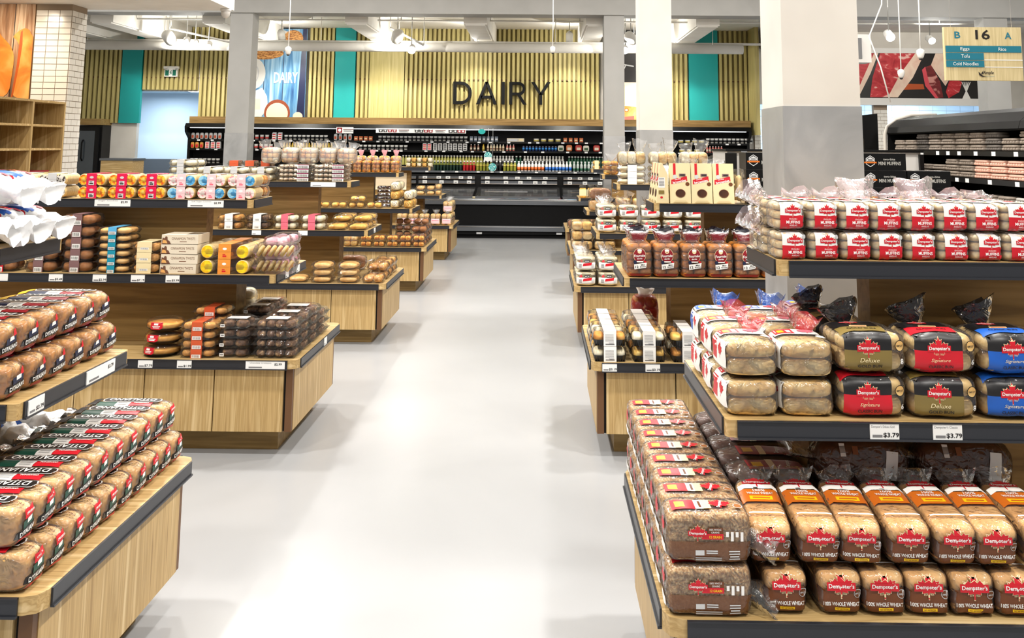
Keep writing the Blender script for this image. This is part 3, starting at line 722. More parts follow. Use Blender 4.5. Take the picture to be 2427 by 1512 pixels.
# --- hot dog and burger buns
def hotdog(seed, blue_=False, tail_=True):
    r = proto('hot_dog_bun_bag')
    for l in range(2):
        for j in range(3):
            g = G(); g.blob((.002*j, -.061+.061*j, .0245+.0475*l), (.15, .060, .046), bun_m, 3.6, (9, 6, 6), wob(seed+l+j, .03)); part(r, 'bun', g)
    t = bag(r, (0, 0, .049), (.164, .196, .099), seed, sheen_bag, 5, 11, [((.03, .07, .082), (.3, .4, .8), .06, .056, film('blue_bag_end', .6, .7, .9, 30, (30, 96, 190)) if blue_ else film('red_bag_end', .42, .7, .9, 30, (220, 40, 56)), seed, (0, 0, 1), .3)] if tail_ else [])
    a = Art(); c1, c2 = (blue, red) if blue_ else (red, pink)
    a.rect(-.075, .07, .0, .085, white, (6, 4)); a.rect(-.07, -.01, .01, .075, c1, (4, 3)); a.rect(-.06, -.04, .02, .05, yellow, (1, 2)); a.rect(-.032, -.018, .02, .055, white, (1, 2)); a.leaf(.03, .04, .032, c2 if not blue_ else red, .015)
    a.oval(.055, -.03, .016, .016, lgrey, 14)
    g = G(); a.lay(g, (0, -.01, .11), (1, 0, 0), (0, 1, 0), t); part(r, 'top_label', g, 'blue and white top label' if blue_ else 'red and white top label')
    a = Art(); a.rect(-.08, .08, -.03, .04, white, (5, 3)); a.rect(-.06, .0, -.02, .035, c1, (3, 2)); a.leaf(.04, .01, .026, red, .015)
    g = G(); a.lay(g, (-.09, 0, .05), (0, -1, 0), (0, 0, 1), t); part(r, 'side_label', g, 'printed side label')
    return r
HOT = [hotdog(1.7), hotdog(4.9)]; HOTB = hotdog(7.7, True); HOT0 = [hotdog(2.2, False, False), hotdog(5.6, False, False)]
def burger(seed, c1, script, name, num, topc, tail_=True):
    r = proto('burger_bun_bag')
    for l in range(2):
        for i in range(2):
            for j in range(2):
                g = G(); g.blob((-.046+.092*i, -.047+.094*j, .0285+.0515*l), (.09, .09, .05), bun_m, 2.8, 7, wob(seed+l+i+j, .02)); part(r, 'bun', g)
    pl = film('black_bag_end', .86, .8, .7, 30, (20, 18, 20)) if topc is black else clear_bag
    t = bag(r, (0, 0, .056), (.204, .204, .112), seed, clear_bag, 5, 12, [((-.02, .06, .095), (-.35, .1, 1), .075, .066, pl, seed, (0, -1, 0), .3)] if tail_ else [])
    a = Art(); up, lo = (black, c1)
    a.rect(-.085, .05, .0, .045, up, (6, 2)); a.rect(-.085, .05, -.061, .0, lo, (6, 2)); brand(a, -.018, .004, .034)
    a.text(script, -.015, -.026, .055, .011, cream, False, .35); a.text(name, -.015, -.042, .07, .0085, black, True)
    a.oval(.074, .012, .015, .015, ink, 16); a.oval(.074, .012, .0132, .0132, bun_m, 16); a.text('SIMPLEST', .074, .012, .022, .005, ink, True); a.text(num, .08, -.03, None, .015, white, True)
    g = G(); a.lay(g, (0, -.11, .064), (1, 0, 0), (0, 0, 1), t); part(r, 'front_label', g, {'black': 'black'}.get(topc.name, 'printed')+' and '+c1.name.split('_')[1]+' label with red maple leaf')
    a = Art(); a.rect(-.09, .045, -.05, .0, c1, (6, 3)); a.rect(-.09, .045, .0, .07, black, (6, 4)); a.text(name, -.02, -.028, .085, .013, black, True); a.poly([(-.045, -.004), (.005, -.008), (.012, .012), (-.04, .014)], bun_m); a.poly([(-.04, .0), (.005, -.003), (.006, .003), (-.038, .005)], red); brand(a, -.03, .045, .028)
    g = G(); a.lay(g, (0, -.03, .12), (1, 0, 0), (0, 1, 0), t); part(r, 'top_label', g, 'black and '+c1.name.split('_')[1]+' top label')
    return r
BUR0 = dict(gold=burger(2.6, gold, 'Deluxe', 'GOLD BUN', '8', black, False), red=burger(3.9, red, 'Signature', 'CLASSIC BUN', '6', black, False), blue=burger(7.6, blue, 'Signature', 'CLASSIC BUN', '8', black, False))
BUR = dict(gold=burger(2.1, gold, 'Deluxe', 'GOLD BUN', '8', black), red=burger(3.4, red, 'Signature', 'CLASSIC BUN', '6', black), blue=burger(6.6, blue, 'Signature', 'CLASSIC BUN', '8', black))

# --- english muffins
def engmuffin(seed, tl_=.028, tm_=None):
    r = proto('english_muffin_bag')
    for l in range(3):
        g = G(); g.blob((0, -.002, .0155+.026*l), (.086, .112, .026), muffin_m, 3.2, (7, 7, 5), wob(seed+l, .03)); part(r, 'muffin', g)
    t = bag(r, (0, 0, .0405), (.093, .124, .081), seed, milky_bag, 6.5, 11, [((0, .045, .072), (0, .75, .65), tl_, .05+tl_*.2, tm_ or film('pink_bag_end', .3, .8, .9, 30, (252, 226, 230), rough=.17), seed, (0, 0, 1), .5)] if tl_ else [])
    a = Art(); a.rect(-.027, .0465, .0, .040, white, (5, 3)); a.poly([(-.027, -.0395), (.0465, -.0395), (.0465, .006), (.02, .0), (-.027, .002)], red, .014); brand(a, .01, .014, .023, est=False)
    a.text('ENGLISH', .01, -.009, .022, .0045, white); a.text('MUFFINS', .01, -.018, .04, .009, white, True); a.text('ANGLAIS', .01, -.027, .022, .0045, white)
    a.oval(.037, .027, .006, .006, lgrey, 12)
    g = G(); a.lay(g, (0, -.07, .0405), (1, 0, 0), (0, 0, 1), t); part(r, 'front_label', g, 'white and red label with maple leaf')
    a = Art(); a.rect(-.03, .04, -.045, .04, white, (4, 4)); a.leaf(.0, -.01, .026, red, .015); a.rect(-.02, .03, .018, .03, red, (3, 1)); a.rect(.0, .02, -.042, -.034, yellow, (2, 1))
    g = G(); a.lay(g, (0, 0, .09), (1, 0, 0), (0, 1, 0), t); part(r, 'top_label', g, 'white label with red print')
    return r
ENG = [engmuffin(1.1), engmuffin(3.8), engmuffin(6.2)]; ENGT = engmuffin(8.3, .075); ENGC = engmuffin(8.8, .06, film('clear_bag_end', .16, .9, 1., 30, (252, 226, 230), rough=.17)); ENG0 = [engmuffin(2.4, 0), engmuffin(7.1, 0)]

# --- clear clamshells
def shell_parts(r, w_, d, h, base_m=None, split=.45, inset=.93):
    b = base_m or shell
    g = G(); hb = h*split
    g.prism([(-w_*.44, -d*.44), (w_*.44, -d*.44), (w_*.44, d*.44), (-w_*.44, d*.44)], 0, .001, b)
    taper(g, w_, d, 0, hb, .44, .485, b); g.prism([(-w_/2, -d/2), (w_/2, -d/2), (w_/2, d/2), (-w_/2, d/2)], hb, hb+.0015, b) if base_m is None else None
    part(r, 'tray', g, 'black plastic tray' if base_m else None)
    g = G(); taper(g, w_, d, hb+.0016, h, .485, .43, shell, cap=True); part(r, 'lid', g)
def taper(g, w_, d, z0, z1, f0, f1, m, cap=False, k=.14):
    rows = []
    for z, f in ((z0, f0), (z0*.15+z1*.85, f0*.15+f1*.85), (z1, f1-.03)) if cap else ((z0, f0), (z1, f1)):
        c = min(w_, d)*k
        rows.append([(sx*(w_*f-(c if a else 0)), sy*(d*f-(0 if a else c)), z) for sx, sy, a in ((1, -1, 0), (1, 1, 0), (1, 1, 1), (-1, 1, 1), (-1, 1, 0), (-1, -1, 0), (-1, -1, 1), (1, -1, 1))])
    vs = [v for q in rows for v in q]; fs = []
    for q in range(len(rows)-1):
        for i in range(8): j = (i+1) % 8; fs.append([q*8+i, q*8+j, (q+1)*8+j, (q+1)*8+i])
    if cap: fs.append([(len(rows)-1)*8+i for i in range(8)])
    g.add(vs, fs, m)
def sleeve(r, w_, d, h, half, m, art=None, name='sleeve', label=None, x=0.):
    g = G(); e = .0012
    g.box(x-half, x+half, -d/2-e, -d/2, .001, h+e, m); g.box(x-half, x+half, -d/2-e, d/2+e, h, h+e, m); g.box(x-half, x+half, d/2, d/2+e, .001, h+e, m)
    if art: art.lay(g, (x, -d/2-e, h/2), (1, 0, 0), (0, 0, 1), None, .0005)
    part(r, name, g, label)
def heap(g, w_, d, z0, h, m, nx, ny, seed, p=2.6, jit=.15, n=5, sq=(1, 1)):
    q = random.Random(seed)
    for i in range(nx):
        for j in range(ny):
            cw, cd = w_/nx, d/ny
            g.blob((-w_/2+cw*(i+.5)+q.uniform(-jit, jit)*cw*.3, -d/2+cd*(j+.5)+q.uniform(-jit, jit)*cd*.3, z0+h/2), (cw*q.uniform(.9, 1.02)*sq[0], cd*q.uniform(.9, 1.02)*sq[1], h*q.uniform(.85, 1)), m[q.randrange(len(m))] if isinstance(m, list) else m, p, n, wob(q.random()*9, .06), True, q.uniform(-jit, jit))
    return g
def clam(name, w_, d, h, fill, nx=2, ny=2, seed=1, slv=None, slv_half=.03, slv_art=None, slv_label=None, base_m=None, sticker=None, split=.45, fillname='filling', side_card=None):
    r = proto(name); g = G(); heap(g, w_*.84, d*.84, .003, h*.86, fill, nx, ny, seed); part(r, fillname, g)
    shell_parts(r, w_, d, h, base_m, split)
    if slv: sleeve(r, w_*.97, d*.97, h, slv_half, slv, slv_art, 'sleeve', slv_label)
    if sticker:
        g = G(); a = Art(); a.rect(-sticker[0]/2, sticker[0]/2, -sticker[1]/2, sticker[1]/2, white); a.rect(-sticker[0]*.4, sticker[0]*.2, -.004, -.001, grey_ink); a.rect(-sticker[0]*.4, sticker[0]*.05, .006, .009, grey_ink)
        a.lay(g, (0, -d*.05, h+.0005), (1, 0, 0), (0, 1, 0)); part(r, 'sticker', g, 'white printed sticker')
    if side_card:
        g = G(); a = Art(); a.rect(-.012, .012, -.008, .008, white); a.rect(-.008, .008, -.003, .003, grey_ink); a.lay(g, (side_card, -d*.49, h*.4), (1, 0, 0), (0, 0, 1)); part(r, 'sticker', g, 'small white sticker')
    return r
def barcode_art(w_, h, bg, stripe=ink):
    a = Art(); a.rect(-w_*.4, w_*.4, -h*.45, -h*.05, white)
    for k in range(7): a.rect(-w_*.34+w_*.1*k, -w_*.30+w_*.1*k, -h*.38, -h*.12, stripe)
    return a
def pie():
    r = proto('pie'); g = G(); g.lathe([(.075, 0), (.092, .016), (.099, .018)], (0, 0, 0), tray_black, 28); part(r, 'tray', g, 'black foil tray')
    g = G(); g.lathe([(.085, .012), (.094, .022), (.096, .036), (.088, .042), (.03, .046), (.001, .046)], (0, 0, 0), crust_gold, 36); part(r, 'crust', g)
    g = G(); g.lathe([(.1, .018), (.098, .05), (.085, .062), (.001, .064)], (0, 0, 0), shell, 28); t = BVHTree.FromPolygons([Vector(v) for v in g.v], g.f); part(r, 'lid', g)
    a = Art(); a.rect(-.034, .034, -.024, .024, red, (6, 3)); a.rect(-.012, .012, .0, .012, white, (2, 1)); a.rect(-.022, .022, -.008, -.004, white, (3, 1)); a.rect(-.018, .018, -.015, -.011, white, (3, 1))
    g = G(); a.lay(g, (-.045, -.12, .04), (.9, -.43, 0), (0, 0, 1), t); part(r, 'label', g, 'red wrap label')
    return r
PIE = pie()
def cookies(name, w_, d, h, ice, edge, slv, half, seed, two=None, art=None):
    """two rolls of round iced cookies beside a paper sleeve"""
    r = proto(name); rr = h*.46
    for k, x in enumerate((-w_*.5+rr+.004, w_*.5-rr-.004)):
        g = G(); prof = []
        for q in range(7): y = -d*.46+q*d*.92/7; prof += [(rr*.93, y), (rr, y+.004), (rr, y+d*.92/7-.004)]
        g.lathe([(.001, prof[0][1])]+prof+[(rr*.93, d*.46)], (x, 0, h/2), edge, 18, 'y')
        g.add([(x+rr*.9*math.cos(2*math.pi*i/18), -d*.46-.0015, h/2+rr*.9*math.sin(2*math.pi*i/18)) for i in range(18)], [list(range(18))], (ice if k == 0 else (two or ice)))
        part(r, 'cookie_roll', g)
    shell_parts(r, w_, d, h, None, .5); sleeve(r, w_*.96, d*.965, h, half, slv, art, 'sleeve')
    return r
def slv_art(h, stripe, dot, lo=white):
    a = Art(); a.oval(0, h*.2, .012, .007, dot, 14); a.rect(-.016, .016, -h*.42, -h*.08, lo); a.rect(-.011, .011, -h*.36, -h*.25, stripe); a.rect(-.011, .005, -h*.2, -h*.15, stripe)
    return a
oreo = tex('speckled_icing', [(.42, (60, 50, 48)), (.5, (240, 232, 220))], (1, 1, 1), 70, 3, 0, .5)
spr = tex('orange_sprinkles', [(.42, (216, 96, 20)), (.55, (250, 190, 40)), (.7, (252, 222, 110))], (1, 1, 1), 60, 3, 0, .5)
spb = tex('blue_icing', [(.45, (60, 150, 206)), (.55, (150, 208, 236))], (1, 1, 1), 40, 3, 0, .5)
spp = tex('pink_sprinkled_icing', [(.4, (236, 150, 160)), (.5, (250, 232, 226)), (.7, (240, 220, 214))], (1, 1, 1), 60, 3, 0, .5)
spy = tex('yellow_icing', [(.3, (236, 176, 10)), (.6, (252, 222, 40))], (1, 1, 1), 40, 3, 0, .5)
CK_G = cookies('cookie_pack', .172, .19, .071, oreo, cookie_edge, lgrey, .026, 1, art=slv_art(.071, mauve, lgrey, lgrey))
CK_R = cookies('cookie_pack', .172, .19, .071, spr, cookie_edge, crimson, .030, 2, art=slv_art(.071, ink, lgrey, lgrey))
CK_P = cookies('cookie_pack', .172, .19, .071, spp, cookie_edge, pale_pink, .026, 3, spb, art=slv_art(.071, pink, white, pale_pink))
CK_Q = cookies('cookie_pack', .172, .19, .071, spb, cookie_edge, pale_pink, .026, 3, spp, art=slv_art(.071, pink, white, pale_pink))
CK_Y = cookies('cookie_pack', .285, .19, .082, spy, cookie_edge, C('sleeve_orange', 236, 150, 60), .036, 4, art=slv_art(.08, red, white, C('sleeve_orange', 236, 150, 60)))
def leaning():
    r = proto('cookie_pack')
    for k in range(6):
        g = G(); g.lathe([(.001, -.008), (.034, -.008), (.036, 0), (.034, .008), (.001, .008)], (0, 0, 0), cookie_edge, 16, 'x'); g.add([(.0085, .031*math.cos(2*math.pi*i/16), .031*math.sin(2*math.pi*i/16)) for i in range(16)], [list(range(16))], spr if k % 2 else spy)
        a = .5; g.v = [(x*math.cos(a)+z*math.sin(a)-.085+.034*k, y-.01, -x*math.sin(a)+z*math.cos(a)+.04) for x, y, z in g.v]; part(r, 'cookie', g)
    shell_parts(r, .245, .17, .082, None, .5)
    return r
CK_L = leaning()
def cinnamon():
    r = proto('cinnamon_twist_box'); g = G(); box_m = mat('ivory_carton', (226, 214, 192), .5); g.box(-.105, .105, -.085, .085, 0, .053, box_m)
    a = Art(); a.text('CINNAMON TWISTS', .02, .005, .135, .014, brown); a.rect(.0, .04, -.0135, -.0105, brown)
    a.poly([(-.103, -.026), (-.05, -.026), (-.06, -.008), (-.07, -.004), (-.072, .014), (-.082, .018), (-.088, .006), (-.1, .010)], C('twist_brown', 112, 76, 58)); a.poly([(-.1, -.02), (-.07, -.022), (-.078, -.006), (-.096, -.002)], crust)
    a.lay(g, (0, -.085, .0265), (1, 0, 0), (0, 0, 1)); part(r, 'carton', g)
    g = G(); g.box(.02, .1, -.06, .07, .0531, .0535, shell); part(r, 'window', g)
    return r
CINN = cinnamon()
def tray_cake(kind, seed):
    r = proto('cake_tray'); w_, d, h = .19, .165, .08
    for k in range(3):
        g = G(); g.blob((-.058+.058*k, 0, .038), (.056, .13, .044), kind, 3.2, 6, wob(seed+k, .05)); part(r, 'cake', g)
    g = G(); taper(g, w_, d, 0, .034, .42, .48, tray_black); g.prism([(-w_*.42, -d*.42), (w_*.42, -d*.42), (w_*.42, d*.42), (-w_*.42, d*.42)], 0, .002, tray_black)
    for k in range(13): x = -w_*.42+k*w_*.07; g.box(x-.002, x+.002, -d*.465, -d*.44, .004, .03, tray_black)
    part(r, 'tray', g, 'ribbed black tray'); g = G(); taper(g, w_, d, .0345, h, .488, .44, shell, True); part(r, 'lid', g)
    a = Art(); a.rect(-.024, .024, -.032, -.026, grey_ink); [a.rect(-.026, .02, .02-.006*k, .0215-.006*k, grey_ink) for k in range(7)]; a.rect(-.004, .02, -.024, -.01, lgrey)
    sleeve(r, w_, d*.97, h, .034, white, a, 'sleeve', 'white printed sleeve')
    return r
TC = [tray_cake(cream_m, 1), tray_cake(yellow_cake, 4), tray_cake(crust_gold, 7)]
def brioche_pack(seed):
    r = proto('brioche_pack')
    for i in range(2):
        for l in range(4):
            g = G(); g.blob((-.035+.07*i, 0, .026+.046*l), (.072, .112, .05), brioche, 3, 6, wob(seed+i*3+l, .03)); part(r, 'bun', g)
    t = bag(r, (0, 0, .096), (.15, .122, .19), seed, clear_bag, 5, 11)
    a = Art(); a.rect(-.066, .066, -.088, -.074, dred, (5, 1)); a.oval(0, .028, .036, .04, cream, 24, .02); a.oval(0, .028, .034, .038, dred, 24, .02); a.oval(0, .05, .012, .013, cream, 14); a.oval(0, .056, .013, .007, white, 12)
    a.poly([(-.036, -.006), (-.02, .002), (-.014, -.016), (-.03, -.022)], navy); a.poly([(.022, .002), (.036, -.004), (.04, -.018), (.028, -.016)], red)
    a.text('Fournée', 0, .026, .062, .015, white, True, .15, .06); a.text('dorée', 0, .010, .03, .009, white, True, .15, .06); a.rect(-.016, .02, -.010, -.004, white, (2, 1))
    a.poly([(-.03, -.05), (.036, -.04), (.04, -.012), (-.032, -.022)], white, .03); a.text('12', -.016, -.036, .018, .014, ink, True, 0, .1); a.text('Mini', .018, -.024, .022, .008, ink, True, 0, .1); a.text('Brioches', .018, -.034, .033, .007, ink, True, 0, .1)
    g = G(); a.lay(g, (0, -.08, .096), (1, 0, 0), (0, 0, 1), t); part(r, 'front_label', g, 'dark red round label with white tag')
    red_f = film('dark_red_film', .8, .9, .7, 34, (120, 16, 30)); navy_f = film('navy_film', .85, .9, .7, 34, (20, 26, 50)); wf = film('white_film', .8, .9, .7, 34)
    g = G(); tail(g, (0, .005, .188), (0, .25, 1), .075, .058, red_f, seed, (0, -1, 0), .7, 0, 6, 16, [clear_bag, red_f, red_f, red_f, wf, navy_f]); part(r, 'bag_neck', g, 'gathered dark red and navy bag top')
    return r
BRI = [brioche_pack(2.4), brioche_pack(5.5)]
def brownie():
    r = proto('brownie_bag'); g = G(); g.prism([(-.037, 0), (.037, 0), (.032, .165), (.0, .232), (-.012, .232)], -.061, .061, paper, 'x')
    part(r, 'paper_bag', g)
    U = Vector((0, .025, .232)).normalized(); a = Art()
    a.rect(-.040, -.025, .048, .116, red); a.poly([(-.052, -.006), (.042, .014), (.040, .048-.006), (-.052, .020)], red); a.text('two-bite', -.014, .0245, .036, .008, white, True, 0, .2); a.text('brownies', -.004, .0105, .08, .016, white, True, 0, .2)
    a.oval(-.03, .038, .013, .012, lgrey, 14); a.oval(.042, -.004, .012, .011, brown, 14); a.rect(-.006, .032, .040, .056, mauve); a.rect(.0, .028, .044, .052, ink)
    a.oval(.0, -.058, .029, .024, brown, 22); a.oval(.0, -.058, .026, .021, crust_dark, 22); a.poly([(-.045, -.112), (.045, -.112), (.03, -.1), (-.03, -.1)], C('paper_fold', 216, 196, 148))
    g = G(); a.lay(g, (0, -.037+.0125, .116), (1, 0, 0), U, None, .0006); part(r, 'front_print', g, 'red banner and round brown window')
    a = Art(); a.rect(-.022, .016, -.01, .05, white); [a.rect(-.018, .012, .042-.008*k, .045-.008*k, grey_ink) for k in range(6)]; a.rect(-.02, .012, -.045, -.025, gold); a.oval(-.004, -.065, .008, .006, red, 12)
    g = G(); a.lay(g, (-.061, -.002, .1), (0, -1, 0), (0, 0, 1), None, .0006); a.lay(g, (.061, -.002, .1), (0, 1, 0), (0, 0, 1), None, .0006); part(r, 'side_print', g, 'white and gold side panel')
    return r
BROWNIE = brownie()
def minimuffin():
    r = proto('mini_muffin_box'); g = G(); g.box(-.126, .126, -.09, .09, 0, .099, box_black)
    a = Art(); hx = [(-.082+.03*math.sin(math.pi/3*i), .004+.034*math.cos(math.pi/3*i)) for i in range(6)][::-1]; a.poly(hx, lgrey); a.poly([(-.082+(x+.082)*.86, .004+(y-.004)*.86) for x, y in hx], box_black)
    a.poly([(-.102, .004), (-.062, .004), (-.062, .016), (-.082, .028), (-.102, .016)], lgrey); a.rect(-.096, -.068, .009, .014, box_black); a.rect(-.118, -.046, -.008, .001, orange); a.rect(-.118, .1, .012, .013, orange) if False else None
    lt = C('print_silver', 176, 174, 168); a.text('two-bite', .028, .016, .07, .012, lt, True); a.text('MINI MUFFINS', .03, -.008, .13, .021, lt, True)
    a.lay(g, (0, -.09, .05), (1, 0, 0), (0, 0, 1)); part(r, 'carton', g)
    g = G(); g.box(-.128, .128, -.092, .092, .0992, .0996, film('carton_wrap', .04, .8, .4, 20)); part(r, 'wrap', g)
    return r
MINI = minimuffin()
def swiss(m):
    r = proto('swiss_roll'); g = G(); g.blob((0, 0, .05), (.105, .24, .098), m, 3, (8, 8, 8), wob(2, .02)); part(r, 'cake', g)
    a = Art(); pts = [(.034*(1-k/26)*math.cos(k*.42), .034*(1-k/26)*math.sin(k*.42)) for k in range(24)]
    for p, q in zip(pts, pts[1:]):
        n_ = Vector((p[1]-q[1], q[0]-p[0])).normalized()*.002
        a.poly([(p[0]+n_.x, p[1]+n_.y), (q[0]+n_.x, q[1]+n_.y), (q[0]-n_.x, q[1]-n_.y), (p[0]-n_.x, p[1]-n_.y)][::-1], brown)
    t = BVHTree.FromPolygons([Vector(v) for v in g.v], g.f); g2 = G(); a.lay(g2, (0, -.14, .05), (1, 0, 0), (0, 0, 1), t); part(r, 'spiral_filling', g2)
    bag(r, (0, 0, .0505), (.112, .262, .1005), 3, shell, 3.2, 9)
    return r
SWISS = [swiss(cream_m), swiss(yellow_cake)]
def soft_bag(name, w_, d, h, goods, nx, ny, nl, seed, filmm, label_art=None, tails=(), goods_name='roll', lab=None, p=4., one=False, fit=1.):
    r = proto(name); q = random.Random(seed); cw, cd, ch = w_*.92/nx, d*.9/ny, h*.94/nl; gg = G()
    for l in range(nl):
        for i in range(nx):
            for j in range(ny):
                g = gg if one else G()
                g.blob(((-w_*.46+cw*(i+.5))*fit, (-d*.45+cd*(j+.5))*fit, h/2+(h*.03+ch*(l+.5)-h/2)*fit), (cw*fit, cd*fit, ch*fit), goods[q.randrange(len(goods))], 3, 6 if not one else 5, wob(q.random()*9, .05))
                if not one: part(r, goods_name, g)
    if one: part(r, goods_name, gg)
    t = bag(r, (0, 0, h/2), (w_, d, h), seed, filmm, p, 10, tails)
    if label_art:
        g = G(); label_art.lay(g, (0, -d*.6, h/2), (1, 0, 0), (0, 0, 1), t); part(r, 'label', g, lab)
    return r
def pita_art():
    a = Art(); a.rect(-.078, .078, -.038, .012, white, (6, 3)); a.poly([(-.06, .012), (.06, .012), (.04, .042), (-.03, .046)], C('label_olive', 120, 110, 84), .02); a.rect(-.012, .03, .012, .034, black, (2, 1)); a.rect(-.008, .026, .02, .026, lgrey); a.poly([(-.028, -.018), (.046, -.01), (.05, .012), (-.022, .004)], red, .02); a.text('Flatbread', .012, -.003, .055, .008, white, True, .2, .1) if False else None; a.poly([(-.056, .018), (-.034, .014), (-.03, .03), (-.044, .036)], red)
    [a.rect(-.06, -.036, -.028+.008*k, -.024+.008*k, grey_ink) for k in range(4)]; a.rect(.046, .064, -.03, 0, lgrey, (1, 2))
    return a
PITA0 = [soft_bag('flatbread_bag', .176, .17, .118, [pale_bread], 1, 1, 3, s_, clear_bag, pita_art(), (), 'flatbread', 'white label with red brush mark', 3.4) for s_ in (3.9, 7.1)]
PITA = [soft_bag('flatbread_bag', .176, .17, .118, [pale_bread], 1, 1, 3, s_, clear_bag, pita_art(), [((0, .06, .09), (.2 if s_ < 3 else -.3, .6, .8), .1, .08, clear_bag, s_, (0, 0, 1), .35)], 'flatbread', 'white label with red brush mark', 3.4) for s_ in (1.9, 6.1)]
# ------------------------------------------------------------------ goods on the islands
def put(p, x, y, z, rz, label, cat, group, jit=.6, tilt=(0, 0), scale=None):
    if isinstance(p, list): p = p[rnd.randrange(len(p))]
    return clone(p, (x+rnd.uniform(-.001, .001)*jit, y+rnd.uniform(-.0015, .0015)*jit, z), R(rz)+rnd.uniform(-.035, .035)*jit, label, cat, group, tilt, scale)
LAY = ('lower', 'upper')
def tier(n): return ('bottom', 'second', 'third', 'fourth', 'fifth', 'sixth')[n]

# island A: black-banner loaves on two tiers, white bread bags on top
for k in range(10):
    for l in range(2):
        put(IT_W, -1.462-.035*l, 2.568+.1065*k, H1+.106*l, 90, 'white sandwich loaf, %s from the front in the %s layer of the near corner counter' % (ORD[k], LAY[l]), 'bread', 'black-bannered white loaves on the counter')
for k in range(6):
    for l in range(2):
        put(IT_B, -1.655-.03*l, 2.757+.1185*k, H2+.106*l, 90, 'golden sandwich loaf, %s from the front in the %s layer of the middle shelf' % (ORD[k], LAY[l]), 'bread', 'black-bannered golden loaves on the middle shelf')
for k in range(6, 10):
    for l in range(2):
        if l: continue
        put(IT_B, -1.99, 2.568+.1065*k, H1+.1035*l, -90, 'dark-printed loaf turned away, %s row from the front, %s layer behind the white loaves' % (ORD[k], LAY[l]), 'bread', 'loaves behind the white loaves')
for k, y in enumerate((3.27, 3.42)): put(WON, -1.925, y, H1+.106, -90, 'white bread bag with red and blue print, %s of two behind the counter loaves' % ('nearer', 'further')[k], 'bread', 'white bread bags', .3)
for k, (y, l) in enumerate(((2.915, 0), (3.05, 0), (3.185, 0), (2.98, 1), (3.12, 1))):
    put(WON, -1.83-.01*l, y, H3+.117*l, -90, 'blue-printed white bread bag on the top shelf, %s from the front, %s layer' % (ORD[k if l == 0 else k-3], LAY[l]), 'bread', 'white bread bags')

# island B
for k in range(3): put(PIE, -2.056+.006*(k-1), 5.25, H1+.066*k, -5+8*k, 'pie with red wrap label, %s of the stack of three' % ('bottom', 'middle', 'top')[k], 'pie', 'stacked pies', .3)
PAS = clam('pastry_clamshell', .205, .17, .046, pastry, 3, 2, 5, rust, .03, barcode_art(.06, .046, rust, mauve))
for j in range(2):
    for k in range(4+j): put(PAS, -1.842, 5.24+.18*j, H1+.0475*k, 0, 'pastry clamshell with rust sleeve, %s from the bottom in the %s stack beside the pies' % (ORD[k], ('front', 'rear')[j]), 'pastry', 'rust-sleeved pastry packs')
DCL = clam('croissant_clamshell', .176, .195, .049, choc, 2, 2, 8, sticker=(.11, .07), side_card=-.06)
CCL = clam('croissant_clamshell', .25, .2, .049, choc, 4, 2, 9, sticker=(.12, .08))
for k in range(4): put(DCL, -1.647, 5.262, H1+.0505*k, 0, 'small chocolate croissant clamshell, %s from the bottom beside the wide ones' % ORD[k], 'pastry', 'chocolate croissant clamshells')
for j in range(4):
    for k in range(4 if j < 3 else 3): put(CCL, -1.427, 5.262+.212*j, H1+.0505*k, 0, 'wide chocolate croissant clamshell, %s layer, %s stack along the aisle edge' % (tier(k), ORD[j]), 'pastry', 'chocolate croissant clamshells')
for j in (1, 2, 3):
    for k in range(3+(j > 1)): put(DCL, -1.655, 5.262+.212*j, H1+.0505*k, 0, 'small chocolate croissant clamshell, %s layer, %s stack back from the counter front' % (tier(k), ORD[j]), 'pastry', 'chocolate croissant clamshells')
SND = soft_bag('pastry_bag', .19, .16, .12, [cream_m, choc], 2, 1, 2, 3, milky_bag)
put(SND, -1.885, 6.04, H1, 0, 'white and brown pastry bag peeking out past the riser', 'pastry', None)
put(SND, -1.885, 6.04, H1+.121, 10, 'white and brown pastry bag on top of another behind the riser', 'pastry', None)
MUF = clam('muffin_clamshell', .188, .18, .064, crust_brown, 2, 2, 11, mauve, .028, barcode_art(.056, .064, mauve))
REDM = clam('muffin_clamshell', .188, .18, .064, crust_brown, 2, 2, 12, red, .028, barcode_art(.056, .064, red))
for k in range(2): put(REDM, -3.06, 5.43, H2+.0655*k, 0, 'muffin clamshell with red sleeve, %s of two under the cookies' % LAY[k], 'muffins', 'muffin clamshells')
for i, (x, n) in enumerate(((-2.832, 4), (-2.626, 5))):
    for k in range(n): put(MUF, x, 5.43, H2+.0655*k if k < 5 else 0, 0, 'mauve-sleeved muffin clamshell, %s from the bottom of the %s stack by the teal packs' % (ORD[k], ('shorter', 'taller')[i]), 'muffins', 'muffin clamshells')
BLU = clam('scone_clamshell', .205, .19, .041, crust, 2, 2, 13, tealc, .022, barcode_art(.045, .041, tealc)); BLU2 = clam('scone_clamshell', .205, .19, .041, crust, 2, 2, 14, lblue, .024, barcode_art(.05, .041, lblue))
for k in range(6): put(BLU2 if k == 5 else BLU, -2.418, 5.43, H2+.0425*k, 0, 'flat pastry clamshell with %s sleeve, %s from the bottom of the stack of six' % ('sky blue' if k == 5 else 'teal', ORD[k]), 'pastry', 'teal-sleeved pastry stack')
TAN = clam('croissant_clamshell', .168, .17, .057, pastry, 1, 3, 15, cream, .042, barcode_art(.06, .03, cream, grey_ink))
for k in range(3): put(TAN, -2.229, 5.42, H2+.0585*k, 0, 'pastry clamshell with cream card, %s of three between teal sleeves and ivory cartons' % ('bottom', 'middle', 'top')[k], 'pastry', 'cream card pastry packs')
for k in range(4): put(CINN, -2.03, 5.425, H2+.0545*k, -3+2*(k % 2), 'ivory cinnamon twist carton, %s of the stack of four' % tier(k).replace('fourth', 'top'), 'pastry box', 'stacked cinnamon twist cartons', .3)
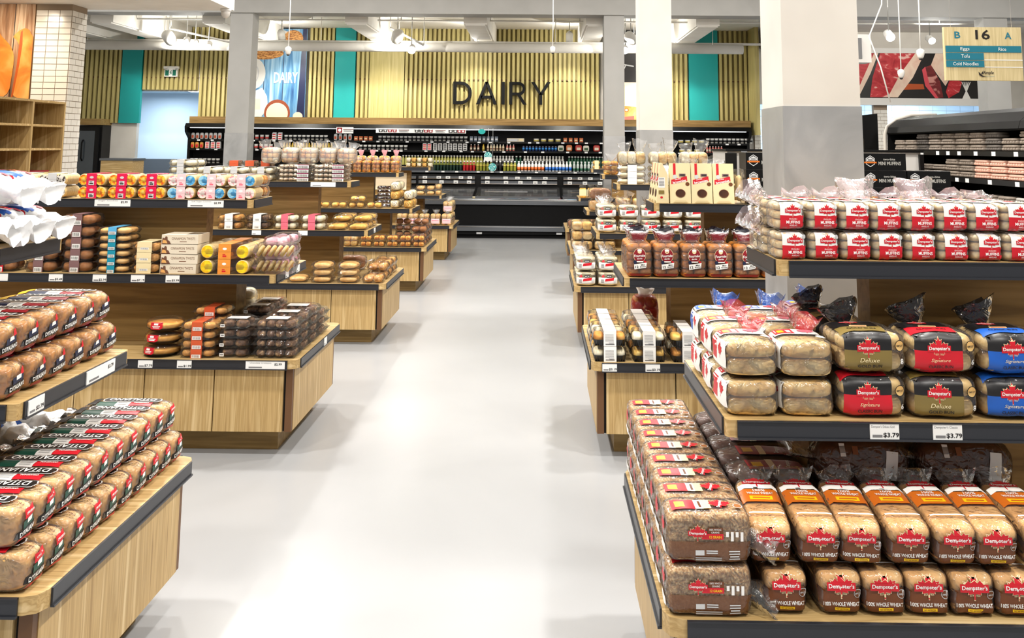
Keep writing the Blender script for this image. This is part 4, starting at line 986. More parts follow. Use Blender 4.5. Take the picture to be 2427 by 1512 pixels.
for j in range(2):
    for l in range(2):
        put(CK_Y, -1.772, 5.43+.2*j, H2+.0835*l, 0, 'yellow iced cookie pack with orange sleeve, %s layer, %s row' % (LAY[l], ('front', 'back')[j]), 'cookies', 'yellow cookie packs')
for j in range(3):
    for l in range(2):
        if j == 0: put(CK_L, -1.506, 5.424, H2+.0835*l, 0, 'clear pack of leaning jam cookies, %s of two at the shelf corner' % LAY[l], 'cookies', 'leaning cookie packs')
PNK = clam('iced_bun_clamshell', .15, .18, .062, pink_m, 2, 2, 17)
for j in range(2):
    for k in range(3): put(PNK, -1.551, 5.625+.19*j, H2+.0635*k, 0, 'pink iced bun clamshell, %s layer of the %s stack on the aisle edge' % (tier(k), ('nearer', 'further')[j]), 'pastry', 'pink iced bun packs')
xs_ = [-3.215, -3.04, -2.862, -2.628, -2.452, -2.276, -2.1, -1.923, -1.747]
nth = dict(G=0, R=0, P=0)
for i, x in enumerate(xs_):
    kind = 'GGGRRRPPP'[i]; desc = dict(G='speckled cookie pack with grey sleeve', R='orange sprinkled cookie pack with crimson sleeve', P='pink and blue iced cookie pack')[kind]; c = 'GRP'.index(kind)*3
    for l in range(2):
        pr = dict(G=CK_G, R=CK_R, P=(CK_P if (i+l) % 2 else CK_Q))[kind]
        for j in range(2):
            if j == 1 and l == 0 and i < 8: continue
            if j == 1 and i == 8: continue
            put(pr, x, 5.58+.2*j, H3+.0725*l*(1-j)+.0725*j, 0, '%s, %s of its three, %s layer, %s row' % (desc, ORD[i-c], LAY[l], ('front', 'back')[j]), 'cookies', 'iced cookie packs on the top shelf') if j == 0 else None
ORG = clam('pastry_clamshell', .17, .18, .07, orange_p, 2, 2, 19)
for l in range(2):
    for i, x in enumerate((-1.755, -1.94, -2.125)): put(ORG, x, 5.775, H3+.0725*l, 0, 'orange pastry clamshell behind the iced cookies, %s from the aisle edge, %s layer' % (ORD[i], LAY[l]), 'pastry', 'orange pastry packs')

# island C
CRO = clam('pastry_clamshell', .185, .2, .07, pastry, 2, 2, 21); CRF = clam('pastry_clamshell', .185, .2, .055, crust, 1, 3, 22)
for j in range(4):
    for l in range(1 if j == 0 else 2): put(CRO, -1.385, 8.03+.215*j, H1+.0715*l, 0, 'golden pastry clamshell on the aisle edge, %s row back, %s layer' % (ORD[j], LAY[l]), 'pastry', 'golden pastry packs')
for i, x in enumerate((-1.60, -1.82)):
    for k in range(3): put(CRF, x, 8.03, H1+.0565*k, 0, 'flat bread clamshell, %s of three, %s stack from the golden pastries' % (('bottom', 'middle', 'top')[k], ORD[i]), 'bread', 'flat bread packs')
for i, x in enumerate((-2.03, -2.24)): put(CRF, x, 8.04, H1, 6, 'single flat bread clamshell lying %s from the stacks' % ORD[i], 'bread', 'flat bread packs')
BRB = soft_bag('bread_bag', .24, .14, .13, [crust_brown], 1, 1, 1, 5, clear_bag, None, [((.11, 0, .06), (1, 0, .3), .08, .06, clear_bag, 4)], 'loaf', None, 5)
for k in range(2): put(BRB, -1.72-.27*k, 8.83, H1, 0, 'brown loaf bag behind the riser, %s from the aisle' % ORD[k], 'bread', 'brown loaf bags')
CUP = clam('cupcake_clamshell', .22, .19, .062, pastry, 3, 2, 31, white, .035, barcode_art(.05, .05, white, grey_ink)); CUD = clam('cupcake_clamshell', .22, .19, .062, choc, 3, 2, 32, white, .035, barcode_art(.05, .05, white, ink)); CUK = clam('cupcake_clamshell', .22, .19, .062, cream_m, 3, 2, 33, pink, .03)
for i, (x, p_, d_) in enumerate(((-2.675, CUP, 'golden cupcake clamshell with white sleeve'), (-2.43, CUD, 'chocolate cupcake clamshell with white sleeve'), (-2.19, CUK, 'white cupcake clamshell with pink sleeve beside the chocolate ones'), (-1.955, CUK, 'white cupcake clamshell with pink sleeve beside the eclairs'))):
    for l in range(2): put(p_, x, 8.21, H2+.0635*l, 0, '%s, %s layer' % (d_, LAY[l]), 'cupcakes', 'cupcake clamshells')
ECL = clam('eclair_clamshell', .17, .19, .055, yellow_cake, 1, 3, 35)
for i, x in enumerate((-1.745, -1.562)):
    for j in range(3):
        for l in range(1+(j > 0)): put(ECL, x, 8.205+.2*j, H2+.0565*l, 0, 'eclair clamshell, %s row back, %s layer, %s the aisle edge' % (ORD[j], LAY[l], ('one in from', 'touching')[i]), 'pastry', 'eclair packs')
CAN = clam('candy_clamshell', .295, .19, .036, candy, 6, 3, 37, None); bar = barcode_art(.08, .06, white)
for i, x in enumerate((-2.18, -1.868)):
    for j in range(2):
        for k in range(4):
            o = put(CAN, x, 8.36+.2*j, H3+.0375*k, 0, 'candy clamshell, %s from the bottom, %s row, %s the aisle edge' % (ORD[k], ('front', 'back')[j], ('one in from', 'touching')[i]), 'candy', 'candy clamshells')
            if j == 0:
                g = G(); a = Art(); a.rect(-.05, .05, -.016, .016, white); a.rect(-.05, .05, .010, .016, C('label_plum', 150, 40, 90)); [a.rect(-.044+.008*q, -.040+.008*q, -.013, .006, ink) for q in range(11)]
                a.lay(g, (.095, -.0955, .018), (1, 0, 0), (0, 0, 1)); obj('barcode_label', g, o, label='white barcode label')
frost_bag = film('frosted_bag', .2, .9, .9, 28, base=.03, rough=.17)
RB = [soft_bag('roll_bag', .168, .19, .148, [pale_bread, orange_p, crust], 3, 2, 3, s_, frost_bag, None, [((-.05, 0, .11), (-.15, -.1, 1), .1, .06, milky_bag, s_, (0, 1, 0), .3), ((.04, .02, .12), (.2, .1, 1), .07, .055, milky_bag, s_+1, (0, 1, 0), .35)], 'roll', None, 3.3, False, .9) for s_ in (2, 5, 8)]
for i in range(5): put(RB, -2.4+.17*i, 8.38+.03*(i % 2), H3+.152, 0, 'white bag of filled rolls lying on the candy clamshells, %s from the aisle edge' % ORD[4-i], 'rolls', 'white roll bags')
WCK = clam('cake_clamshell', .23, .19, .06, cream_m, 3, 2, 41, lgrey, .03)
for i, x in enumerate((-3.18, -2.94, -2.70, -2.46)):
    for j in range(2):
        for l in range(2 if i > 0 else 3): put(WCK, x, 8.36+.2*j, H3+.0615*l, 0, 'white cake clamshell, %s from the candy, %s layer, %s row' % (ORD[3-i], tier(l), ('front', 'back')[j]), 'cake', 'white cake packs')
RST = clam('brownie_clamshell', .13, .12, .05, choc, 2, 2, 43, rust, .04)
for i in range(3): put(RST, -2.78+.145*i, 8.56, H3+.123, 0, 'small rust brownie pack on the white cakes, %s from the roll bags' % ORD[2-i], 'brownies', 'rust brownie packs')

# island D
YB = soft_bag('bun_bag', .17, .15, .13, [yellow_cake], 2, 1, 2, 7, clear_bag, None, (), 'bun')
put(YB, -2.14, 10.81, H1, 0, 'clear bag of four yellow buns beside the muffin packs', 'buns', None); put(YB, -2.33, 10.81, H1, 0, 'clear bag of four yellow buns half hidden by the island in front', 'buns', None)
MP = clam('muffin_clamshell', .143, .15, .066, [orange_p, crust_brown], 2, 2, 45)
for i in range(5):
    for l in range(2): put(MP, -1.965+.151*i, 10.81, H1+.0675*l, 0, 'brown muffin clamshell, %s from the aisle edge, %s layer' % (ORD[4-i], LAY[l]), 'muffins', 'brown muffin packs')
RL = clam('roll_clamshell', .2, .19, .072, crust_brown, 2, 2, 47)
for j in range(3):
    for k in range(3+(j == 1)): put(RL, -1.385, 11.01+.2*j, H1+.0735*k, 0, 'brown roll clamshell on the aisle edge, %s layer, %s stack back' % (tier(k), ORD[j]), 'rolls', 'brown roll packs')
for k in range(4): put(RL, -1.6, 11.2, H1+.0735*k, 8, 'brown roll clamshell, %s layer of the stack beside the riser' % tier(k), 'rolls', 'brown roll packs')
CB = clam('cake_clamshell', .192, .17, .072, yellow_cake, 2, 1, 49)
for i, x in enumerate((-2.53, -2.33, -2.125, -1.915)): put(CB, x, 11.0, H2, 0, 'yellow cake clamshell on the shelf, %s from the swiss rolls' % ORD[3-i], 'cake', 'yellow cake packs')
put(CB, -2.11, 11.0, H2+.0735, 4, 'yellow cake clamshell set on top of another', 'cake', 'yellow cake packs')
DB = clam('brownie_clamshell', .165, .16, .04, crust_dark, 3, 2, 51)
for k in range(6): put(DB, -1.845, 11.22, H2+.0415*k, 0, 'dark brownie clamshell, %s from the bottom of the stack beside the swiss rolls' % ORD[k], 'brownies', 'dark brownie packs')
for i, (x, n) in enumerate(((-1.678, 3), (-1.522, 2))):
    for j in range(2):
        for k in range(n): put(SWISS[(k+i) % 2], x, 11.04+.27*j, H2+.1015*k, 0, 'swiss roll, %s of the %s-high %s stack' % (tier(k), ('three', 'two')[i], ('front', 'back')[j]), 'cake', 'stacked swiss rolls', .3)
OB = [soft_bag('pastry_bag', .105, .15, .145, [orange_p], 2, 2, 3, s_, clear_bag, None, [((0, .05, .12), (0, .3, 1), .06, .05, clear_bag, s_, (0, -1, 0), .35)], 'pastry_filling', None, 4, True) for s_ in (3, 8)]
for i in range(6): put(OB, -2.27+.113*i, 11.14, H3, 0, 'clear bag of orange pastries at the shelf front, %s from the corner' % ORD[5-i], 'pastry', 'orange pastry bags')
PT = soft_bag('pastry_bag', .13, .14, .2, [pale_bread, orange_p], 2, 2, 3, 4, clear_bag, None, [((0, 0, .19), (0, .1, 1), .075, .04, film('pink_tie_film', .5, .8, .7, 34, (240, 170, 180)), 3, (0, -1, 0), .3)], 'pastry_filling', None, 4, True)
for i in range(5): put(PT, -2.3+.143*i, 11.33, H3, 0, 'pink-tied pastry bag behind the orange ones, %s from the corner' % ORD[4-i], 'pastry', 'pink-tied pastry bags')
for k in range(4): put(CAN, -1.735, 11.12+.0, H3+.0375*k, 90, 'candy clamshell turned sideways at the shelf corner, %s from the bottom' % ORD[k], 'candy', 'candy clamshells', scale=(.55, .7, 1)) if False else None

# island E
a = Art(); a.rect(-.06, .06, -.06, .012, pale_pink, (4, 3)); a.rect(-.05, .05, -.02, -.012, pink, (3, 1))
PB = [soft_bag('bun_bag', .155, .15, .168, [crust, bun_m], 2, 2, 2, s_, clear_bag, a, [((0, .04, .15), (0, .3, 1), .07, .055, clear_bag, s_, (0, -1, 0), .35)], 'bun', 'pink paper label', 4, True) for s_ in (2, 6)]
for i in range(5): put(PB, -1.985+.163*i, 13.75, H1, 0, 'bun bag with pink label, %s from the aisle edge in the front row' % ORD[4-i], 'buns', 'pink-labelled bun bags')
for i in range(3): put(PB, -1.333, 13.92+.165*i, H1, 0, 'bun bag with pink label, %s behind the front row on the aisle edge' % ORD[i], 'buns', 'pink-labelled bun bags'); put(PB, -1.333, 13.92+.165*i, H1+.17, 0, 'bun bag stacked on top, %s behind the front row on the aisle edge' % ORD[i], 'buns', 'pink-labelled bun bags')
for i, x in enumerate((-1.75, -1.60)):
    for l in range(2): put(CRF, x, 13.96, H2+.0715*l, 0, 'pastry clamshell near the freezer, %s layer, %s the bread pack' % (LAY[l], ('one away from', 'touching')[i]), 'pastry', 'pastry packs near the freezer', scale=(.75, 1, 1.25))
for l in range(2): put(CRF, -1.487, 13.96, H2+.0845*l, 0, 'pale bread pack on the shelf corner near the freezer, %s of two' % LAY[l], 'bread', None, scale=(.55, 1, 1.5))
for i in range(5):
    for l in range(2): put(SWISS[i % 2], -1.955+.081*i, 14.09, H3+.0715*l, 0, 'small swirl roll near the dairy bottles, %s from the shelf corner, %s layer' % (ORD[4-i], LAY[l]), 'cake', 'small swirl rolls', .3, scale=(.7, .8, .7))
g = G(); g.box(-2.55, -1.99, 14.12, 14.128, .985, 1.235, C('pale_cream_board', 246, 232, 204)); tag(obj('display_board', g), 'blank cream board fixed to the riser behind the swiss rolls', 'board')

# island F
for k in range(9):
    for l in range(2): put(GRAINT if k == 0 else GRAIN, .432, 2.512+.1185*k, H1+.125*l, 0, 'seeded loaf on the counter end, %s from the front, %s layer' % (ORD[k], LAY[l]), 'bread', 'seeded loaves on the counter end', .25)
for i, x in enumerate((.625, .762, .872, .981, 1.091, 1.201)): put(WHEAT, x, 2.6, H1, 0, 'whole wheat loaf in the lower row, %s from the seeded loaves' % ORD[i], 'bread', 'whole wheat loaves', .5)
for i, x in enumerate((.60, .717, .828, .943, 1.055, 1.169, 1.283)): put(WHEAT, x, 2.622, H1+.124, 0, 'whole wheat loaf tilted in the upper row, %s from the seeded loaves' % ORD[i], 'bread', 'whole wheat loaves', 1.5, (.13, rnd.uniform(-.02, .02)))
for i, x in enumerate((.93, 1.222)):
    for l in range(2): put(RYE, x, 2.822, H1+.168*l, 0, 'dark rye loaf against the riser, %s from the corner, %s layer' % (ORD[i], LAY[l]), 'bread', 'dark rye loaves', .3)
for k in range(5):
    for l in range(2): put(DRED, .676, 2.862+.13*k, H1+.118*l, 0, 'brown bread bag with dark red label, %s row back, %s layer, beside the seeded loaves' % (ORD[k], LAY[l]), 'bread', 'dark red labelled bread bags')
for i, x in enumerate((.592, .748)):
    for j in range(3):
        for l in range(2):
            put((HOT if j < 2 else HOTB) if l else HOT0, x, 2.752+.205*j, H2+.1045*l, 0, 'hot dog bun bag, %s row back, %s layer, %s stack from the aisle' % (ORD[j], LAY[l], ORD[i]), 'buns', 'hot dog bun bags', .8, scale=(.93, 1, 1))
for i, (x, lo, up) in enumerate(((.925, 'red', 'gold'), (1.122, 'gold', 'red'), (1.32, 'blue', 'blue'))):
    for l, c in enumerate((lo, up)): put((BUR if l else BUR0)[c], x, 2.75+.004*l, H2+.118*l, -2+3*l, 'burger bun bag with %s and black label, %s layer, %s from the hot dog buns' % (c, LAY[l], ORD[i]), 'buns', 'black-labelled burger bun bags', .8, (0, 0), (.95, 1, 1))
for j in range(2):
    for l in range(2): put((BUR['gold'] if j == 0 else HOTB) if l else HOT0, .9, 2.985+.21*j, H2+.118*l, 4, 'bun bag behind the burger buns, %s row, %s layer' % (('second', 'third')[j], LAY[l]), 'buns', 'bun bags in the back rows', 1, (0, 0), (.82, .95, 1))
for i in range(8):
    x = .746+.0955*i
    for l in range(2):
        put(ENG0, x, 2.853+.003*l, H3+.0865*l, 0, 'english muffin bag, front row, %s layer, %s from the shelf corner' % (LAY[l], ORD[i]), 'english muffins', 'english muffin bags', 1.2)
        if i: put((ENGT if i in (3, 5) else ENG) if l else ENG0, x, 2.982, H3+.0865*l, 0, 'english muffin bag, second row, %s layer, %s from the shelf corner' % (LAY[l], ORD[i]), 'english muffins', 'english muffin bags', 1.2)
for j in range(2):
    for l in range(2): put(ENGC, .752, 2.97+.1*j, H3+.0865*l, 90, 'english muffin bag turned to the aisle, %s row back, %s layer' % (ORD[j+1], LAY[l]), 'english muffins', 'english muffin bags', 1, scale=(1, .95, 1))

# island G
for i, x in enumerate((.393, .605, .817)):
    for j in range((4, 4, 2)[i]):
        for l in range(2): put(TC[(i+l*2+j) % 3], x, 5.262+.178*j, H1+.0815*l, 0, 'cake tray with white sleeve, %s stack from the aisle, %s row, %s layer' % (ORD[i], ORD[j], LAY[l]), 'cake', 'black cake trays', .4)
RBG = soft_bag('bread_bag', .17, .15, .22, [crust_brown, dred], 2, 1, 3, 9, film('red_printed_bag', .5, .9, .7, 26, (170, 24, 40)), None, [((0, 0, .2), (.1, .1, 1), .06, .06, white_bag, 4, (0, -1, 0), .4)], 'roll')
put(RBG, .68, 6.07, H1, 0, 'red and white printed bread bag standing behind the cake trays', 'bread', None)
for i, x in enumerate((.578, .731, .884, 1.037, 1.19, 1.343)):
    for j in range((3, 2, 2, 2, 2, 1)[i]): put(BRI, x, 5.433+.126*j, H2, 0, 'brioche pack, %s from the aisle in the %s row' % (ORD[i], ('front', 'second', 'third')[j]), 'brioche', 'brioche packs', 1)
for i, x in enumerate((.834, .961, 1.088)): put(BROWNIE, x, 5.55, H3, 0, 'cream brownie bag facing the camera, %s from the shelf corner' % ORD[i], 'brownies', 'cream brownie bags', .4)
for i in range(3): put(BROWNIE, .728, 5.57+.128*i, H3, -90, 'cream brownie bag facing the aisle, %s from the shelf front' % ORD[i], 'brownies', 'cream brownie bags', .4)
STD = clam('cookie_clamshell', .05, .12, .2, cookie_edge, 1, 1, 61); put(STD, 1.186, 5.565, H3, 0, 'clear upright cookie pack between brownie bags and black cartons', 'cookies', None)
for s_, (x, n, d_) in enumerate(((1.345, 3, 'beside the brownie bags'), (2.03, 3, 'beside the pillar'), (2.287, 2, 'on the shelf end'))):
    for k in range(n): put(MINI, x, 5.6, H3+.1*k, 0, 'black mini muffin carton, %s of the stack %s' % (tier(k), d_), 'muffins', 'black mini muffin cartons', .2)
CT = [soft_bag('roll_bag', .16, .15, .17, [pale_bread, bun_m], 2, 2, 2, s_, clear_bag, None, [((0, 0, .155), (.1, .2, 1), .11, .08, clear_bag, s_, (0, -1, 0), .3)], 'roll') for s_ in (2, 7)]
for i in range(2): put(CT, .9+.17*i, 5.78, H3, 0, 'clear roll bag behind the brownie bags, %s from the aisle' % ORD[i], 'rolls', 'clear roll bags')

# island H
for i in range(2):
    for j in range(3):
        for l in range(2): put(PITA if l else PITA0, .4+.187*i, 7.985+.18*j, H1+.1225*l, 0, 'white-labelled round bread bag on the counter, %s from the aisle, %s row, %s layer' % (ORD[i], ORD[j], LAY[l]), 'bread', 'round bread bags', .8)
for i in range(6):
    for l in range(2):
        put(PITA if l else PITA0, .592+.189*i, 8.17, H2+.1225*l, 0, 'white-labelled round bread bag on the middle shelf, %s from the aisle, %s layer' % (ORD[i], LAY[l]), 'bread', 'round bread bags', .8)
for l in range(2): put(PITA if l else PITA0, .592, 8.35, H2+.1225*l, 0, 'white-labelled round bread bag in the second row of the middle shelf, %s layer' % LAY[l], 'bread', 'round bread bags', .8)
BN = clam('bun_clamshell', .26, .19, .055, pale_bread, 2, 2, 63, white, .04)
for i in range(3):
    for k in range(3): put(BN, .825+.275*i, 8.325, H3+.0565*k, 0, 'pale bun clamshell with white sleeve, %s layer, %s stack from the aisle' % (tier(k), ORD[i]), 'buns', 'pale bun clamshells')
BB = [soft_bag('roll_bag', .25, .19, .12, [pale_bread, bun_m], 3, 2, 1, s_, clear_bag, None, [((.06, 0, .105), (.15, .1, 1), .12, .07, clear_bag, s_, (0, 1, 0), .4), ((-.05, 0, .105), (-.15, .1, 1), .09, .065, clear_bag, s_+2, (0, 1, 0), .4)], 'roll') for s_ in (3, 6)]
for i in range(3): put(BB, .825+.275*i, 8.325, H3+.17, 0, 'crinkled clear roll bag on the pale bun clamshells, %s from the aisle' % ORD[i], 'rolls', 'crinkled roll bags')

# islands I and J
PBN = [soft_bag('bun_bag', .245, .2, .104, [bun_m, yellow_cake], 2, 2, 1, s_, clear_bag, None, (), 'bun', None, 5) for s_ in (2, 5)]
for i in range(2):
    for j in range(2):
        for l in range(3): put(PBN, .5+.252*i, 10.725+.215*j, H1+.1055*l, 0, 'plain bun bag, %s stack from the aisle, %s row, %s layer' % (ORD[i], ('front', 'back')[j], tier(l)), 'buns', 'plain bun bags')
SB = [soft_bag('bread_bag', .26, .17, .13, [crust_brown, crust], 1, 4, 1, s_, clear_bag, None, [((.12, 0, .06), (1, 0, .3), .1, .07, clear_bag, s_)], 'slice', None, 5) for s_ in (4, 9)]
for l in range(2): put(SB, .71, 10.9, H2+.1315*l, 5*l, 'sliced brown bread bag, %s of two above the plain buns' % LAY[l], 'bread', None)
WR = [soft_bag('roll_bag', .19, .18, .15, [yellow_cake, crust], 2, 2, 2, s_, milky_bag, None, [((.04, 0, .13), (.4, -.2, 1), .1, .07, milky_bag, s_, (0, -1, 0), .35)], 'roll') for s_ in (1, 6)]
for i in range(2): put(WR, .98+.2*i, 10.9, H2, 0, 'milky roll bag beside the sliced bread, %s from it' % ORD[i], 'rolls', 'milky roll bags')
YC = soft_bag('croissant_bag', .18, .16, .165, [orange_p, yellow_cake], 2, 2, 3, 7, clear_bag, None, [((0, 0, .15), (.1, .1, 1), .1, .08, clear_bag, 5, (0, -1, 0), .3)], 'croissant')
for i in range(2): put(YC, .85+.19*i, 11.02, H3, 0, 'clear bag of yellow croissants on the top shelf, %s from the aisle' % ORD[i], 'croissants', None)
for i in range(2): put(BRB, .535+.26*i, 13.42, H1, 90*0+4, 'dark roll bag on the counter next to the freezer, %s from the aisle' % ORD[i], 'rolls', None)
def tub():
    r = proto('cake_tub'); g = G(); g.blob((0, 0, .07), (.1, .1, .14), yellow_cake, 6, 6); part(r, 'cake', g); g = G(); g.lathe([(.04, .142), (.056, .15), (.05, .175), (.03, .185)], (0, 0, 0), film('smoky_lid', .55, .8, .2, 30, (60, 56, 52)), 16); part(r, 'lid', g, 'smoky dome lid'); g = G(); g.box(-.052, .052, -.052, -.0505, .03, .12, cream); part(r, 'label', g, 'cream label')
    return r
TUB = tub()
for i in range(3): put(TUB, .645+.115*i, 13.6, H2, 0, 'yellow cake tub with smoky lid, %s from the aisle' % ORD[i], 'cake', 'yellow cake tubs', .3)
YP = clam('cake_clamshell', .125, .13, .062, yellow_cake, 1, 2, 67, cream, .03)
for i in range(2):
    for l in range(2): put(YP, .85+.135*i, 13.73, H3+.0635*l, 0, 'small yellow cake pack beside the dairy bottles, %s from the aisle, %s layer' % (ORD[i], LAY[l]), 'cake', 'small yellow cake packs')
# ------------------------------------------------------------------ dairy cooler, freezer chest and what stands in them
cooler_in = mat('cooler_inside', (7, 7, 8), .6, 0, .2); strip_glow = mat('cooler_strip_light', (244, 248, 255), .5, emit=2.2)
cx0, cx1 = -6.92, 4.13
root = empty('dairy_cooler', ((cx0+cx1)/2, 18.2, 0)); tag(root, 'long black open dairy cooler along the back wall', 'cooler')
def prt(root, name, g, label=None, parent=None):
    l = root.location; g.v = [(x-l.x, y-l.y, z-l.z) for x, y, z in g.v]
    return obj(name, g, parent or root, label=label)
g = G(); g.box(cx0, cx1, 18.5, 18.56, 0, 2.05, cooler_in); g.box(cx0, cx1, 18.1, 18.5, 0, 1.1, black_metal); prt(root, 'body', g)
for x in (cx0, -1.2, cx1-.05):
    g = G(); poly = [(18.08, 0), (18.5, 0), (18.5, 2.049), (18.16, 2.049), (18.1, 1.98), (18.12, 1.88), (18.3, 1.75), (18.3, 1.2), (18.08, 1.05)]
    if x == -1.2: continue
    g.prism(poly, x, x+.05, black_metal, 'x'); prt(root, 'end_panel', g)
g = G(); g.prism([(18.06, 1.965), (18.5, 1.965), (18.5, 2.049), (18.12, 2.049)], cx0+.05, cx1-.05, black_metal, 'x'); prt(root, 'canopy', g)
g = G(); g.box(cx0+.1, cx1-.1, 18.12, 18.17, 1.955, 1.966, strip_glow); prt(root, 'strip_light', g, 'white strip light under the canopy')
SH = {}
for nm, z, y in (('bottle', 1.165, 18.2), ('step', 1.265, 18.34), ('low', 1.555, 18.26), ('high', 1.735, 18.28)):
    g = G(); g.box(cx0+.06, cx1-.06, y, 18.5, z-.02, z, black_metal); s_ = prt(root, 'shelf', g); SH[nm] = (z, y)
    g = G(); g.box(cx0+.06, cx1-.06, y-.012, y, z-.034, z+.002, rail_grey if nm == 'bottle' else black_metal); prt(root, 'price_rail', g, None, s_)
    q = random.Random(int(z*100)); x = cx0+.2
    while x < cx1-.2 and nm != 'step':
        g = G(); g.box(x, x+.06, y-.016, y-.0125, z-.031, z-.004, white_card); x += q.uniform(.16, .5); prt(root, 'price_card', g, 'white price card', s_)

def item(name, prof, body, lab=None, cap=None, lz=None, n=10, sq=(1, 1)):
    """a small packed good: a turned body, a label band and a cap"""
    g = G(); top = prof[-1][1]
    g.lathe(prof, (0, 0, 0), body, n, 'z', True, sq)
    if lab:
        r0 = max(r for r, h in prof)*1.02; g.lathe([(r0, lz[0]), (r0, lz[1])], (0, 0, 0), lab, n, 'z', True, sq)
    if cap: g.lathe([(cap[1], top), (cap[1], top+cap[2])], (0, 0, 0), cap[0], n)
    o = bpy.data.objects.new(name, g.mesh(name)); return o
def carton(name, w_, d, h, m, bands, slope=False):
    g = G(); g.box(-w_/2, w_/2, -d/2, d/2, .0005, h*(.8 if slope else 1), m)
    if slope: g.prism([(-d/2, h*.8), (d/2, h*.8), (.004, h), (-.004, h)], -w_/2, w_/2, m, 'x')
    for (a0, a1, b0, b1, mm) in bands: g.box(-w_/2+w_*a0, -w_/2+w_*a1, -d/2-.0015, -d/2, h*b0, h*b1, mm)
    return bpy.data.objects.new(name, g.mesh(name))
def pouch(name, w_, h, m, lab):
    g = G(); g.blob((0, 0, h/2), (w_, .04, h), m, 4, 5); g.box(-w_*.3, w_*.3, -.022, -.0205, h*.2, h*.6, lab)
    g.v = [(x, y, max(z, .0005)) for x, y, z in g.v]
    return bpy.data.objects.new(name, g.mesh(name))
bot = [(.024, .0005), (.027, .01), (.027, .11), (.026, .13), (.016, .155), (.015, .168)]
sm = [(.02, .0005), (.022, .006), (.022, .08), (.012, .105), (.012, .112)]
tb = [(.03, .0005), (.036, .085), (.037, .09)]
wcap = (white, .018, .026)
